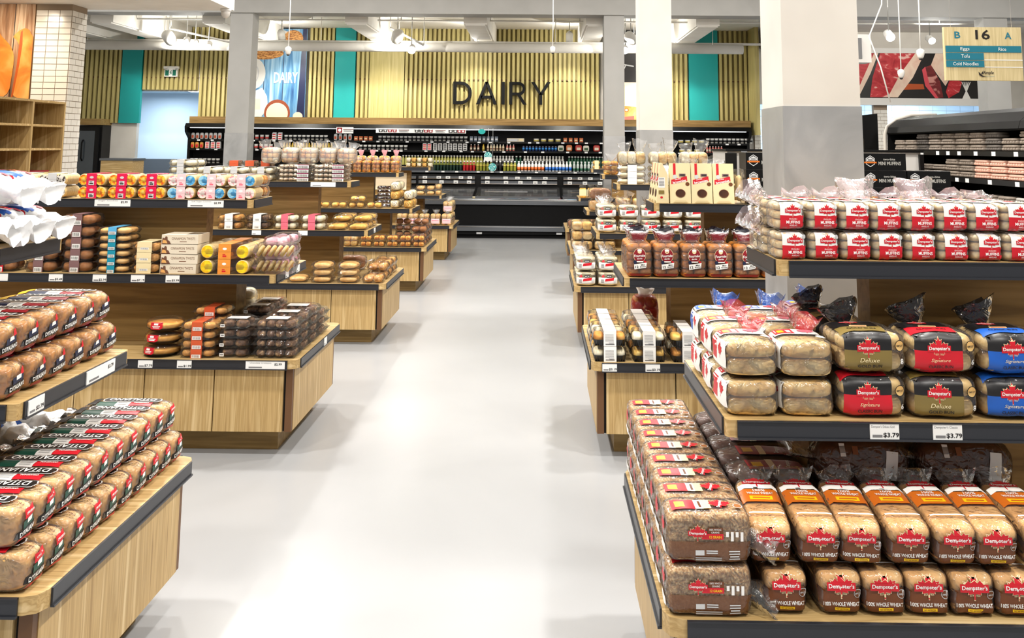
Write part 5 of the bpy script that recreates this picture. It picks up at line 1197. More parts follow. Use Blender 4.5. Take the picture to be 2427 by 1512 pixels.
KIND = dict(
    dgreen=(item('juice_bottle', bot, C('bottle_dark_green', 18, 46, 34), C('b_label_lime', 150, 160, 60), wcap, (.115, .135)), 'dark green juice bottle', .062),
    redb=(item('juice_bottle', bot, C('bottle_red', 176, 26, 30), C('b_label_lime', 150, 160, 60), wcap, (.115, .135)), 'red juice bottle', .062),
    lime=(item('juice_bottle', bot, C('bottle_lime', 150, 150, 50), C('b_label_gold', 196, 176, 80), wcap, (.09, .12)), 'yellow-green juice bottle', .062),
    blackb=(item('juice_bottle', bot, C('bottle_black', 26, 24, 28), None, wcap), 'black juice bottle', .062),
    orangeb=(item('milk_bottle', bot, white, C('b_label_orange', 224, 110, 44), wcap, (.02, .085)), 'white milk bottle with orange label', .064),
    blueb=(item('milk_bottle', bot, white, C('b_label_blue', 36, 110, 200), wcap, (.02, .085)), 'white milk bottle with blue label', .064),
    greenb=(item('milk_bottle', bot, C('bottle_grey', 190, 198, 194), C('b_label_green', 40, 96, 70), wcap, (.02, .07)), 'pale milk bottle with green label', .064),
    yellowrow=(item('milk_bottle', bot, C('bottle_straw', 206, 200, 110), None, (white, .02, .026)), 'straw-coloured bottle with white cap', .058),
    palerow=(item('milk_bottle', bot, C('bottle_pale', 216, 214, 206), C('b_label_black', 50, 48, 48), (white, .02, .026), (.04, .1)), 'pale bottle with white cap', .058),
    greenrow=(item('milk_bottle', bot, C('bottle_deep_green', 24, 80, 52), None, (white, .02, .026)), 'deep green bottle with white cap', .058),
    cup=(item('yogurt_tub', tb, C('tub_white', 226, 224, 216), black, (white, .038, .006), (.03, .062), 12), 'white yogurt tub with black label', .083),
    cupr=(item('yogurt_tub', tb, C('tub_white', 226, 224, 216), C('tub_red', 176, 50, 44), (C('tub_lid', 200, 196, 190), .038, .006), (.02, .055), 12), 'white yogurt tub with red label', .083),
    tubw=(item('cheese_tub', [(.045, .0005), (.05, .05), (.052, .056)], C('tub_white', 226, 224, 216), C('b_label_gold', 196, 176, 80), (white, .053, .006), (.012, .04), 12), 'flat white cheese tub', .12),
    stripe=(carton('milk_carton', .075, .075, .15, white, [(.1, .9, .62, .78, black), (.1, .9, .36, .52, black), (.1, .9, .1, .26, black)], True), 'white carton with black bands', .09),
    striper=(carton('milk_carton', .075, .075, .15, white, [(.1, .9, .62, .78, red), (.1, .9, .36, .52, rust), (.1, .9, .1, .26, red)], True), 'white carton with red bands', .09),
    brownb=(item('milkshake_bottle', sm, C('bottle_brown', 120, 76, 56), C('b_label_cream', 214, 200, 176), (white, .013, .012), (.02, .06)), 'small brown milkshake bottle', .054),
    yelb=(item('milkshake_bottle', sm, C('bottle_yellow', 206, 170, 60), C('b_label_gold', 196, 176, 80), (yellow, .013, .012), (.02, .06)), 'small yellow milkshake bottle', .054),
    creamb=(item('milkshake_bottle', sm, C('bottle_cream', 214, 196, 164), brown, (white, .013, .012), (.03, .05)), 'small cream milkshake bottle', .054),
    pinkb=(item('milkshake_bottle', sm, C('bottle_rose', 196, 110, 100), C('b_label_cream', 214, 200, 176), (white, .013, .012), (.02, .06)), 'small rose milkshake bottle', .054),
    can=(item('drink_can', [(.02, .0005), (.023, .008), (.023, .085), (.019, .092)], C('can_navy', 20, 40, 86), C('can_blue', 40, 130, 200), (lgrey, .019, .003), (.03, .065)), 'navy drink can with blue band', .062),
    bagr=(pouch('cheese_bag', .13, .13, C('bag_red', 170, 40, 30), C('b_label_cream', 214, 200, 176)), 'red cheese bag', .142),
    bago=(pouch('cheese_bag', .12, .13, C('bag_orange', 196, 110, 60), C('b_label_cream', 214, 200, 176)), 'orange cheese bag', .132),
    bagw=(pouch('cheese_bag', .12, .12, C('bag_pale', 210, 206, 190), C('bag_green', 60, 90, 60)), 'pale cheese bag', .132),
    boxw=(carton('butter_box', .34, .08, .07, C('butter_box', 206, 196, 176), [(.05, .6, .2, .7, lgrey), (.7, .95, .2, .8, cream)]), 'long pale butter box', .36),
    pouchy=(pouch('yogurt_pouch', .07, .13, C('pouch_amber', 204, 140, 60), red), 'amber yogurt pouch', .082),
    pouchw=(pouch('yogurt_pouch', .07, .13, C('pouch_white', 216, 212, 206), rust), 'white yogurt pouch', .082),
    grey=(carton('cheese_box', .06, .06, .1, C('box_slate', 96, 104, 116), [(.1, .9, .3, .6, lgrey)]), 'slate cheese box', .075),
    orangep=(carton('cheese_box', .07, .05, .085, C('box_amber', 196, 100, 50), [(.15, .85, .3, .6, cream)]), 'amber cheese box', .085))
CNT = {}
def run(kind, u0, u1, shelf, back=.055, y=None):
    base, lab, p = KIND[kind]; z, ys = SH[shelf]; yy = (ys if y is None else y)+back; k = (yy)/2192.5
    a0, a1 = (u0-1272)*k*1.005, (u1-1272)*k*1.005; n = max(1, int((a1-a0)/p)); p = (a1-a0)/n
    where = dict(bottle='bottle shelf', step='raised bottle step', low='middle shelf', high='top shelf')[shelf]
    for i in range(n):
        o = base.copy(); COL.objects.link(o); o.location = (a0+p*(i+.5), yy+rnd.uniform(-.004, .004), z+.0006); o.rotation_euler = (0, 0, rnd.uniform(-.08, .08))
        kk = (kind, shelf); CNT[kk] = CNT.get(kk, 0)+1
        tag(o, ('%s on the cooler\'s %s' % (lab, where))+(', %s from the doorway' % ORD[CNT[kk]-1] if CNT[kk] <= 12 else ', past the twelfth'), base.name.split('.')[0].replace('_', ' '), '%s row on the %s of the dairy cooler' % (lab, where))
for k, a, b in (('dgreen', 1018, 1094), ('redb', 1095, 1125), ('lime', 1126, 1165), ('blackb', 1170, 1187), ('lime', 1189, 1221), ('orangeb', 1222, 1286), ('blueb', 1287, 1350), ('greenb', 1351, 1402)): run(k, a, b, 'bottle')
for k, a, b in (('yellowrow', 952, 1142), ('palerow', 1150, 1215), ('greenrow', 1216, 1234), ('palerow', 1236, 1332), ('greenrow', 1340, 1432)): run(k, a, b, 'step', .05)
for k, a, b in (('pouchy', 454, 486), ('striper', 488, 528), ('cupr', 592, 650), ('yelb', 672, 790), ('grey', 795, 846), ('cup', 850, 966), ('striper', 1000, 1022), ('stripe', 1024, 1106), ('brownb', 1110, 1135), ('yelb', 1137, 1149), ('creamb', 1150, 1193), ('pinkb', 1195, 1217), ('can', 1233, 1316), ('bagw', 1318, 1330), ('bago', 1331, 1356), ('bagr', 1357, 1374), ('bagw', 1376, 1390), ('bagr', 1391, 1424), ('tubw', 1598, 1650), ('pinkb', 1662, 1702)): run(k, a, b, 'low')
for k, a, b in (('pouchw', 454, 528), ('cupr', 592, 640), ('striper', 645, 672), ('cup', 674, 778), ('pouchw', 790, 835), ('orangep', 838, 884), ('cup', 895, 1106), ('grey', 1110, 1178), ('boxw', 1180, 1256), ('tubw', 1258, 1326), ('orangep', 1328, 1378), ('tubw', 1596, 1660), ('cup', 1662, 1772)): run(k, a, b, 'high')
for k, a, b in (('cup', 454, 526),): run(k, a, b, 'step', .05)

# promotional boards under the cooler canopy and round teal hangers
def board(x0, x1, z0, z1, arts, label):
    g = G(); g.box(x0, x1, 18.03, 18.04, z0, z1, white_card); a = Art()
    for cx_, kind in arts:
        if kind == 'cup': a.poly([(cx_-.035, -.03), (cx_+.035, -.03), (cx_+.045, .03), (cx_-.045, .03)], black); a.oval(cx_, -.005, .02, .014, white, 12); a.oval(cx_, .03, .045, .012, white, 14)
        if kind == 'cupr': a.poly([(cx_-.035, -.03), (cx_+.035, -.03), (cx_+.045, .03), (cx_-.045, .03)], dred); a.oval(cx_, -.005, .02, .014, white, 12); a.oval(cx_, .03, .045, .012, white, 14)
        if kind == 'words': a.rect(cx_-.1, cx_+.1, .006, .02, mauve); a.rect(cx_-.09, cx_+.06, -.012, -.004, grey_ink); a.rect(cx_-.09, cx_+.09, -.026, -.018, grey_ink)
        if kind == 'red': a.rect(cx_-.05, cx_+.05, -.05, .05, dred); a.oval(cx_, .0, .03, .03, white, 14)
    a.lay(g, ((x0+x1)/2, 18.03, (z0+z1)/2), (1, 0, 0), (0, 0, 1), None, .0008, .0004)
    o = obj('promotion_board', g); tag(o, label, 'sign')
board(-3.16, -1.41, 1.885, 1.975, [(-.78, 'cup'), (-.69, 'cup'), (-.6, 'cupr'), (-.51, 'cupr'), (-.33, 'words'), (-.08, 'cup'), (.01, 'cup'), (.1, 'cupr'), (.19, 'cupr'), (.38, 'words'), (.58, 'cup'), (.67, 'cup'), (.75, 'cupr'), (.82, 'cupr')], 'long white promotion board with pictured tubs under the cooler canopy')
board(-3.93, -3.6, 1.87, 1.99, [(-.1, 'red'), (.07, 'words')], 'short white and red promotion board under the cooler canopy')
for i, (x, z, l, fr) in enumerate(((-1.1, 1.925, 'teal round hanger under the cooler canopy', 0), (-.975, 1.46, 'teal round hanger with white scalloped skirt in front of the bottles', 1), (-.885, 1.245, 'teal round hanger in front of the black juice bottles', 0))):
    g = G(); tq = tex('teal_foil', [(.4, (8, 120, 122)), (.5, (60, 190, 190)), (.6, (230, 246, 246))], (1, 1, 1), 60, 3, 0, .3); r = .078 if i else .07
    g.lathe([(r, -.002), (r, .002)], (x, 18.0, z), tq if i else teal, 24, 'y', False, (1, .7 if i == 0 else 1)); g.tube([(x, 18.0, z+r*.6), (x, 18.02, 1.99)], .0015, white_card, 5)
    if fr: g.prism([(x-.085, z-.11), (x-.05, z-.09), (x, z-.11), (x+.05, z-.09), (x+.085, z-.11), (x+.07, z-.02), (x-.07, z-.02)], 17.996, 17.9985, white_card, 'y')
    tag(obj('hanging_sign', g), l, 'sign', None)

root = empty('freezer_chest', (-.5, 17.5, 0)); tag(root, 'long low black freezer chest with chrome rails across the aisle end', 'freezer')
fx0, fx1 = -4.4, 2.6
g = G(); g.box(fx0, fx1, 17.0, 18.05, .07, .6, black_matt); g.box(fx0, fx1, 17.98, 18.05, .6, .9, cooler_in); prt(root, 'base', g)
g = G(); g.box(fx0+.05, fx1-.05, 17.05, 18.0, 0, .07, black_matt); prt(root, 'kick_plinth', g)
g = G(); g.prism([(16.955, .6), (17.06, .59), (17.06, .7), (17.0, .7), (16.955, .665)], fx0, fx1, rail_grey, 'x'); g.box(fx0, fx1, 16.952, 16.958, .672, .684, chrome); prt(root, 'front_rail', g, 'grey rail with chrome line')
g = G(); g.box(fx0, fx1, 16.965, 17.0, .13, .225, rail_grey); g.box(fx0, fx1, 16.958, 16.966, .2, .215, chrome); prt(root, 'bumper_rail', g, 'grey bumper rail')
for i, x in enumerate((-1.06, .38, -2.4, 1.6)):
    g = G(); g.box(x-.05, x+.05, 16.993, 17.0, .075, .11, lgrey); prt(root, 'clip', g)
for nm, z0, z1 in (('lower', .93, .985), ('upper', 1.02, 1.065)):
    q = random.Random(int(z0*99))
    for s0, s1 in ((fx0, -2.35), (-2.3, -1.22), (-1.1, .36), (.48, fx1)):
        g = G(); g.box(s0, s1, 17.96, 18.02, z0, z1, rail_grey); g.box(s0, s1, 17.95, 17.96, z0-.006, z0+.012, chrome); o = prt(root, 'price_rail', g, 'chrome edged price rail'); x = s0+.08
        while x < s1-.12:
            g = G(); g.box(x, x+.085, 17.945, 17.949, z0+.002, z1+.004, white_card); g.box(x+.02, x+.06, 17.944, 17.9449, z0+.018, z0+.03, grey_ink); x += q.uniform(.16, .36); prt(root, 'price_card', g, 'white price card', o)
g = G(); g.box(fx0, fx1, 18.03, 18.06, .9, 1.1, black_metal); prt(root, 'rear_upstand', g)
for s0, s1 in ((-2.6, -1.2), (-1.15, .4), (.45, 1.9)):
    g = G(); g.prism([(17.12, .735), (17.9, .865), (17.9, .869), (17.12, .739)], s0, s1, film('freezer_glass', .01, .12, 0, base=.01), 'x'); prt(root, 'glass_lid', g, 'clear glass lid')
    g = G(); g.box(s0, s1, 17.1, 17.12, .7, .742, rail_grey); g.box(s0+.15, s0+.95, 17.5, 17.512, .80, .812, chrome); g.box(s0, s0+.012, 17.12, 17.97, .70, .72, rail_grey); prt(root, 'lid_rail', g, 'chrome lid rail')
fz = [pouch('frozen_bag', .3, .12, white, lblue), pouch('frozen_bag', .3, .12, C('frozen_red', 190, 60, 60), white), pouch('frozen_bag', .3, .12, C('frozen_cream', 200, 190, 160), gold), pouch('frozen_bag', .3, .12, lblue, white)]
for i, (u, k, l) in enumerate(((1060, 2, 'crumpled cream frozen bag at the island end of the freezer well'), (1125, 2, 'flat cream frozen bag in the freezer well'), (1172, 1, 'red frozen bag beside the cream one in the freezer well'), (1212, 0, 'white frozen bag between the red ones in the freezer well'), (1260, 3, 'sky blue frozen bag in the middle of the freezer well'), (1308, 1, 'red frozen bag beside the sky blue one in the freezer well'), (1352, 0, 'white frozen bag near the tubs in the freezer well'))):
    o = fz[k].copy(); COL.objects.link(o); o.location = ((u-1272)*.00785, 17.42+.05*(i % 2), .53); o.rotation_euler = (R(-50), 0, R(-15+11*i % 30)); o.location.z = .63; tag(o, l, 'frozen food', 'frozen bags in the freezer well')

# ------------------------------------------------------------------ egg cooler on the far aisle, white freezer cabinet
ey0, ey1, ex = 5.6, 10.93, 4.05
root = empty('egg_cooler', (ex+.4, 8.3, 0)); tag(root, 'long black egg cooler with sloping canopy behind the aisle sign', 'cooler')
g = G(); g.box(ex+.75, ex+.85, ey0, ey1, 0, 2.0, cooler_in); g.box(ex+.02, ex+.75, ey0, ey1, 0, .85, black_metal); prt(root, 'body', g)
prof = [(ex+.0, 1.835), (ex+.03, 1.835), (ex+.75, 1.9), (ex+.85, 1.9), (ex+.85, 2.03), (ex+.3, 2.03), (ex+.12, 1.985), (ex+.02, 1.9)]
g = G(); g.prism([(x, z) for x, z in prof][::-1], ey0, 7.9, mat('canopy_charcoal', (13, 13, 14), .5, 0, .2), 'y'); g.prism([(x, z) for x, z in prof][::-1], 7.906, ey1-.05, mat('canopy_charcoal', (13, 13, 14), .5, 0, .2), 'y'); prt(root, 'canopy', g, 'charcoal sloping canopy')
g = G(); tb_ = [(ex-.01, ey1-.02, .9), (ex-.01, ey1-.02, 1.82), (ex+.02, ey1-.02, 1.91), (ex+.12, ey1-.02, 2.0), (ex+.3, ey1-.02, 2.045), (ex+.6, ey1-.02, 2.05)]; g.tube(tb_, .022, C('trim_putty', 196, 190, 180), 8); prt(root, 'end_trim', g, 'pale curved end trim')
g = G(); g.box(ex+.02, ex+.8, ey1-.05, ey1-.01, .0, 1.85, black_metal); prt(root, 'end_panel', g)
EZ = (1.64, 1.385, 1.13)
for z in EZ:
    g = G(); g.box(ex+.04, ex+.75, ey0, ey1-.05, z-.02, z, black_metal); s_ = prt(root, 'shelf', g)
    g = G(); g.box(ex+.028, ex+.04, ey0, ey1-.06, z-.045, z+.002, black_metal); prt(root, 'price_rail', g, None, s_); q = random.Random(int(z*77)); y = 6.9
    while y < ey1-.3:
        g = G(); g.box(ex+.024, ex+.0275, y, y+.07, z-.042, z-.004, white_card); y += q.uniform(.2, .5); prt(root, 'price_card', g, 'white price card', s_)
g = G(); g.box(ex+.02, ex+.06, ey0, ey1-.06, 1.822, 1.835, black_matt); prt(root, 'canopy_lip', g)
pulp = tex('egg_pulp_dimmed', [(.3, (124, 112, 101)), (.7, (150, 138, 126))], (1, 1, 1), 30, 3, 0, .8); pulp_d = tex('dark_pulp', [(.3, (84, 78, 73)), (.7, (108, 101, 95))], (1, 1, 1), 30, 3, 0, .8); foam = C('egg_foam', 186, 182, 176); pinkf = mat('pink_egg_wrap', (226, 176, 156), .15); egg = C('egg_shell', 206, 160, 116)  # lighter pulp lowered in tone to put the cooler's shade into it
def eggbox(m):
    g = G(); w_, d, h = .11, .275, .056
    for k in range(6):
        g.blob((0, -d/2+d*(k+.5)/6, h*.3), (w_, d/6*1.0, h*.58), m, 4, (5, 4, 4))
    g.blob((0, 0, h*.75), (w_*.99, d*.99, h*.46), m, 6, (5, 7, 4)); g.v = [(x, y, max(.0005, z)) for x, y, z in g.v]
    return bpy.data.objects.new('egg_carton', g.mesh('egg_carton'))
def eggtray():
    g = G(); g.box(-.14, .14, -.15, .15, .0005, .02, pulp)
    for i in range(5):
        for j in range(6): g.blob((-.112+.056*i, -.125+.05*j, .04), (.043, .043, .05), egg, 2, 4)
    return bpy.data.objects.new('egg_tray', g.mesh('egg_tray'))
EB = dict(p=(eggbox(pulp), 'grey pulp egg carton'), d=(eggbox(pulp_d), 'dark grey egg carton'), f=(eggbox(foam), 'white foam egg carton'), k=(eggbox(pinkf), 'shiny pink egg carton')); ET = eggtray()
def eggs(z, y, seq, layers, where):
    for i, k in enumerate(seq):
        for l in range(layers[i] if isinstance(layers, list) else layers):
            if k == 't':
                if l > 2: continue
                o = ET.copy(); o.location = (ex+.2, y-.155-.31*i, z+.0015+.068*l); tag(o, 'open tray of brown eggs, %s layer, %s tray stack from the pink cartons' % (tier(l), ORD[i-seq.index('t')]), 'eggs', 'open egg trays')
            else:
                b_, nm = EB[k]; o = b_.copy(); o.location = (ex+.105, y-.155-.31*i, z+.0015+.0595*l); tag(o, '%s, %s cooler shelf, %s layer, %s stack from the pale trim' % (nm, where, tier(l), (ORD+['thirteenth'])[i]), 'eggs', '%ss on the %s shelf' % (nm, where))
            o.rotation_euler = (0, 0, rnd.uniform(-.03, .03)); COL.objects.link(o)
eggs(EZ[0], ey1-.12, 'ppdppppdppffp', [2, 2, 3, 3, 3, 3, 3, 3, 2, 3, 3, 3, 3], 'upper')
eggs(EZ[1], ey1-.5, 'pppppkkkttttt', [2, 2, 2, 3, 3, 3, 3, 3, 3, 3, 3, 3, 3], 'middle')
eggs(EZ[2], ey1-.6, 'pppppppffff', 2, 'lowest')
root = empty('cooler_end', (3.92, 11.3, 0)); tag(root, 'black end of another cooler beside the egg cooler', 'cooler')
g = G(); g.prism([(3.86, 0), (4.03, 0), (4.03, 2.07), (3.85, 2.05), (3.81, 1.98), (3.79, 1.88), (3.80, 1.8), (3.86, 1.77)], 11.1, 11.7, black_metal, 'y'); prt(root, 'end_panel', g)
g = G(); g.box(4.42, 4.80, 6.9, 7.6, 2.031, 2.19, C('cardboard', 150, 104, 66)); a = Art(); a.rect(-.12, .0, -.05, .05, C('print_maroon', 120, 40, 34)); a.rect(.06, .2, -.05, .05, C('print_maroon', 120, 40, 34)); a.rect(-.28, -.2, .02, .05, brown); a.rect(-.3, -.18, -.05, -.02, cream); a.rect(.24, .3, .02, .05, brown)
a.lay(g, (4.42, 7.25, 2.11), (0, -1, 0), (0, 0, 1), None, .001, .0005); a.lay(g, (4.61, 6.9, 2.11), (.6, 0, 0), (0, 0, 1), None, .001, .0005); tag(obj('cardboard_box', g), 'brown printed cardboard box on top of the egg cooler', 'box')
root = empty('freezer_cabinet', (2.87, 9.75, 0)); tag(root, 'waist-high white freezer cabinet with black frame behind the muffin cartons', 'freezer')
root['label'] = 'tall white freezer cabinet with black frame behind the mini muffin cartons'
g = G(); g.box(1.9, 3.84, 9.44, 10.2, 0, 1.618, C('freezer_panel', 214, 212, 208)); prt(root, 'panel', g)
g = G(); g.box(1.88, 3.86, 9.4, 10.22, 1.6185, 1.64, black_metal); prt(root, 'top_frame', g)
for x0, x1 in ((1.88, 1.99), (3.0, 3.06), (3.82, 3.86)):
    g = G(); g.box(x0, x1, 9.4, 9.44, 0, 1.6, black_metal); prt(root, 'post', g)
g = G(); g.box(2.03, 2.09, 9.38, 9.4, .3, 1.62, chrome); prt(root, 'handle', g, 'chrome upright')

# glass door cooler beside the tiled pilaster and low wooden counter by the doorway
root = empty('glass_door_cooler', (-8.9, 18.4, 0)); tag(root, 'black upright glass door cooler beside the tiled pilaster', 'cooler')
g = G(); g.box(-9.2, -8.62, 18.3, 18.67, 0, 1.99, black_metal); prt(root, 'cabinet', g)
g = G(); g.box(-9.18, -8.66, 18.25, 18.3, .1, 1.95, black_metal); d_ = prt(root, 'door', g); g = G(); g.box(-9.12, -8.74, 18.244, 18.2495, .25, 1.88, mat('smoky_glass', (70, 76, 82), .05, .3)); prt(root, 'pane', g, 'smoky glass', d_)
g = G(); g.tube([(-8.96, 18.24, 1.3), (-8.96, 18.19, 1.35), (-8.96, 18.19, 1.65), (-8.96, 18.24, 1.7)], .016, black_matt); prt(root, 'handle', g, None, d_)
g = G(); g.box(-8.0, -7.42, 17.0, 17.5, 0, 1.33, oak_h); r = obj('service_counter', g); g = G(); g.box(-8.02, -7.40, 16.98, 17.52, 1.3305, 1.37, rail_grey); obj('top', g, r); tag(r, 'low wooden counter in front of the lit doorway', 'counter')

# ------------------------------------------------------------------ signs, posters, ceiling equipment
root = empty('dairy_sign', (-.74, 18.53, 2.7)); tag(root, 'large black letters spelling DAIRY on the wooden slats', 'sign')
letter_black = mat('letter_black', (6, 6, 8), .6, 0, .2)
def arc(cx_, cy_, ro, ri, a0, a1, n=12, sx=1.):
    return [[(cx_+sx*r_*math.cos(R(a0+(a1-a0)*t/n)), cy_+r_*math.sin(R(a0+(a1-a0)*t/n))) for r_, t in ((ri, k), (ro, k), (ro, k+1), (ri, k+1))] for k in range(n)]
def rc(x0, x1, y0, y1): return [(x0, y0), (x1, y0), (x1, y1), (x0, y1)]
STROKES = {'D': [rc(0, .14, 0, 1), rc(.14, .34, 0, .13), rc(.14, .34, .87, 1)]+arc(.34, .5, .5, .37, -90, 90, 14, .96), 'I': [rc(0, .14, 0, 1)],
  'A': [[(0, 0), (.15, 0), (.53, 1), (.40, 1)], [(.78, 0), (.93, 0), (.53, 1), (.40, 1)], rc(.22, .70, .26, .38)],
  'R': [rc(0, .14, 0, 1), rc(.14, .42, .41, .53), rc(.14, .42, .88, 1)]+arc(.42, .705, .295, .175, -90, 90, 12)+[[(.36, .42), (.50, .42), (.78, 0), (.62, 0)]],
  'Y': [rc(.36, .50, 0, .46), [(0, 1), (.36, .44), (.50, .44), (.16, 1)], [(.70, 1), (.36, .44), (.50, .44), (.86, 1)]]}
wd = {'D': .37, 'A': .42, 'I': .065, 'R': .35, 'Y': .39}; x = -1.715
for ch in 'DAIRY':
    g = G(); W_, H_ = wd[ch], .45
    for poly in STROKES[ch]: g.prism([(x+u*H_, 2.475+v*H_) for u, v in poly], 18.50, 18.56, letter_black, 'y')
    prt(root, 'letter', g); x += W_+.088

def poster(name, x0, x1, z0, z1, y, bg, draw, label, cat='poster'):
    g = G(); g.box(x0, x1, y, y+.03, z0, z1, bg); a = Art(); draw(a); hw, hh = (x1-x0)/2, (z1-z0)/2; a.items = [([(max(-hw, min(hw, p)), max(-hh, min(hh, q))) for p, q in vs], fs, m, k) for vs, fs, m, k in a.items]; a.lay(g, ((x0+x1)/2, y, (z0+z1)/2), (1, 0, 0), (0, 0, 1), None, .001, .0008)
    o = obj(name, g); return tag(o, label, cat)
plank_b = tex('blue_planks', [(.28, (24, 70, 126)), (.45, (84, 142, 190)), (.62, (150, 194, 222)), (.78, (206, 230, 244))], (9, 9, .7), 1.4, 4, .6, .5)
dish = C('dish_white', 236, 234, 228); basket = tex('wicker', [(.35, (120, 60, 24)), (.6, (230, 170, 100))], (6, 6, 20), 3, 3, 1, .6); milk = C('milk_cream', 248, 228, 200)
def P(u0, v0, s): return lambda u, v: ((u-u0)*s, -(v-v0)*s)
def dairy_art(a):
    q = P(660, 175, .00836); p = lambda *uv: [q(*t) for t in uv]
    a.poly(p((713, 68), (723, 68), (723, 282), (704, 282), (708, 200)), C('plank_navy', 16, 28, 72)); [a.rect(q(u, 0)[0], q(u, 0)[0]+.012, -.88, .88, C('plank_navy', 16, 28, 72)) for u in (622, 668)]
    a.oval(*q(618, 128), .42, .13, basket, 24); a.oval(*q(645, 90), .36, .17, dish, 24); a.oval(*q(690, 92), .2, .17, basket, 20)
    a.oval(*q(598, 178), .235, .31, dish, 28); a.oval(*q(596, 178), .12, .2, lgrey, 24); a.oval(*q(595, 178), .105, .185, dish, 24)
    a.poly(p((597, 222), (620, 212), (632, 232), (636, 262), (620, 281), (595, 281)), dish); a.poly(p((596, 238), (617, 238), (617, 264), (596, 264)), milk)
    a.oval(*q(658, 272), .26, .27, C('bowl_brown', 150, 70, 36), 28); a.oval(*q(658, 274), .22, .22, milk, 26); a.oval(*q(708, 280), .1, .09, C('egg_pale', 240, 214, 194), 18)
    a.text('DAIRY', *q(676, 187), .48, .22, dish, True)
poster('dairy_poster', -5.755, -4.69, 2.19, 3.97, 18.53, plank_b, dairy_art, 'blue plank poster with white dishes and the word DAIRY', 'poster')
plank_w = tex('brown_planks', [(.3, (70, 44, 28)), (.5, (150, 110, 78)), (.68, (206, 176, 146)), (.8, (240, 220, 196))], (10, 10, .8), 1.6, 5, .8, .6)
bunp = tex('baked_orange', [(.28, (176, 78, 18)), (.5, (212, 122, 36)), (.72, (232, 170, 92))], (1, 1, 1), 4, 3, .6, .6)
def bun_art(a):
    q = P(-80, 118, .00417)
    for u in (66, 3, -60, -130, -200): a.rect(q(u, 0)[0]-.004, q(u, 0)[0]+.004, -.5, .5, C('plank_gap', 40, 24, 18))
    for du in (0, -75, -150): a.soft([q(u+du, v) for u, v in ((10, 230), (14, 200), (20, 150), (22, 110), (12, 90), (0, 82), (14, 68), (28, 60), (40, 64), (48, 80), (62, 92), (76, 108), (84, 130), (82, 170), (76, 230))][::-1], bunp); a.poly([q(u+du, v) for u, v in ((24, 66), (26, 100), (22, 150), (12, 228), (8, 226), (16, 150), (18, 100), (20, 70))][::-1], C('bun_crease', 176, 78, 18))
poster('bun_picture', -6.15, -5.062, 2.06, 3.028, 9.14, plank_w, bun_art, 'picture of golden buns on dark planks above the cubby shelf', 'picture')
meat = tex('red_meat', [(.36, (240, 190, 180)), (.42, (206, 60, 66)), (.6, (176, 28, 40)), (.75, (130, 16, 28))], (1, 1, 1.6), 3.4, 5, 1.4, .5); meat_d = tex('dark_meat', [(.38, (216, 150, 140)), (.46, (130, 44, 46)), (.7, (80, 24, 26))], (1, 1, 1.4), 4, 5, 1.2, .5); fat = tex('meat_fat', [(.3, (232, 190, 170)), (.7, (248, 228, 206))], (1, 1, 1), 4, 3, .8, .5)
def meat_art(a):
    q = P(2083, 176, .00836); p = lambda *uv: [q(*t) for t in uv][::-1]
    for du in (0,):
        d = lambda *uv: [q(u+du, v) for u, v in uv][::-1]
        a.poly(d((2100, 194), (2192, 196), (2194, 208), (2090, 212)), C('carrot', 190, 84, 36))
        if du == 0:
            a.poly(d((2036, 122), (2078, 122), (2060, 170), (2037, 214)), meat); a.poly(d((2078, 122), (2088, 122), (2068, 170), (2037, 228), (2037, 208)), fat)
        a.poly(d((2092, 122), (2176, 122), (2140, 172), (2108, 228), (2064, 228), (2072, 180)), meat); a.poly(d((2176, 122), (2198, 122), (2168, 180), (2130, 228), (2106, 228), (2138, 172)), fat)
    a.poly(p((2224, 122), (2256, 122), (2262, 170), (2244, 200), (2224, 170), (2212, 150)), fat); a.poly(p((2196, 156), (2212, 150), (2232, 190), (2238, 228), (2222, 228), (2204, 196)), meat_d); a.poly(p((2190, 162), (2198, 154), (2206, 196), (2226, 229), (2218, 229), (2196, 200)), C('meat_rim', 224, 80, 92))
    a.poly(p((2256, 180), (2284, 190), (2276, 214), (2250, 229), (2244, 214)), meat)
    for k in range(5): a.poly(p((2282+5*k, 190), (2284+5*k, 190), (2302-4*k, 230), (2298-4*k, 230)), dish)
poster('meat_poster', 4.46, 9.04, 2.66, 3.56, 18.52, C('poster_black', 26, 22, 22), meat_art, 'dark poster of raw red steaks over the meat window', 'poster')
cheese = tex('cheese_tone', [(.3, (236, 150, 60)), (.6, (250, 206, 130)), (.8, (255, 236, 200))], (1, 1, 1), 3, 3, .6, .5)
def cheese_art(a):
    q = P(1517, 172, .00836); p = lambda *uv: [q(*t) for t in uv][::-1]
    a.poly(p((1429, 190), (1612, 190), (1612, 284), (1429, 284)), milk); a.poly(p((1429, 196), (1490, 196), (1490, 244), (1429, 262)), cheese); a.poly(p((1468, 244), (1530, 250), (1530, 284), (1468, 284)), cheese); a.poly(p((1550, 250), (1610, 262), (1610, 284), (1550, 284)), cheese); a.oval(*q(1494, 256), .05, .04, C('cheese_dark', 214, 120, 50), 14); a.oval(*q(1494, 256), .03, .022, milk, 12)
    a.poly(p((1468, 274), (1512, 270), (1512, 284), (1468, 284)), C('ham_pink', 224, 120, 110)); a.poly(p((1489, 146), (1512, 150), (1512, 153), (1489, 149)), lgrey); a.poly(p((1486, 160), (1492, 148), (1494, 149), (1488, 161)), lgrey)
poster('cheese_poster', 1.28, 2.6, 2.19, 3.98, 18.53, C('poster_black', 26, 22, 22), cheese_art, 'black and cream cheese poster between the pale pillars', 'poster')

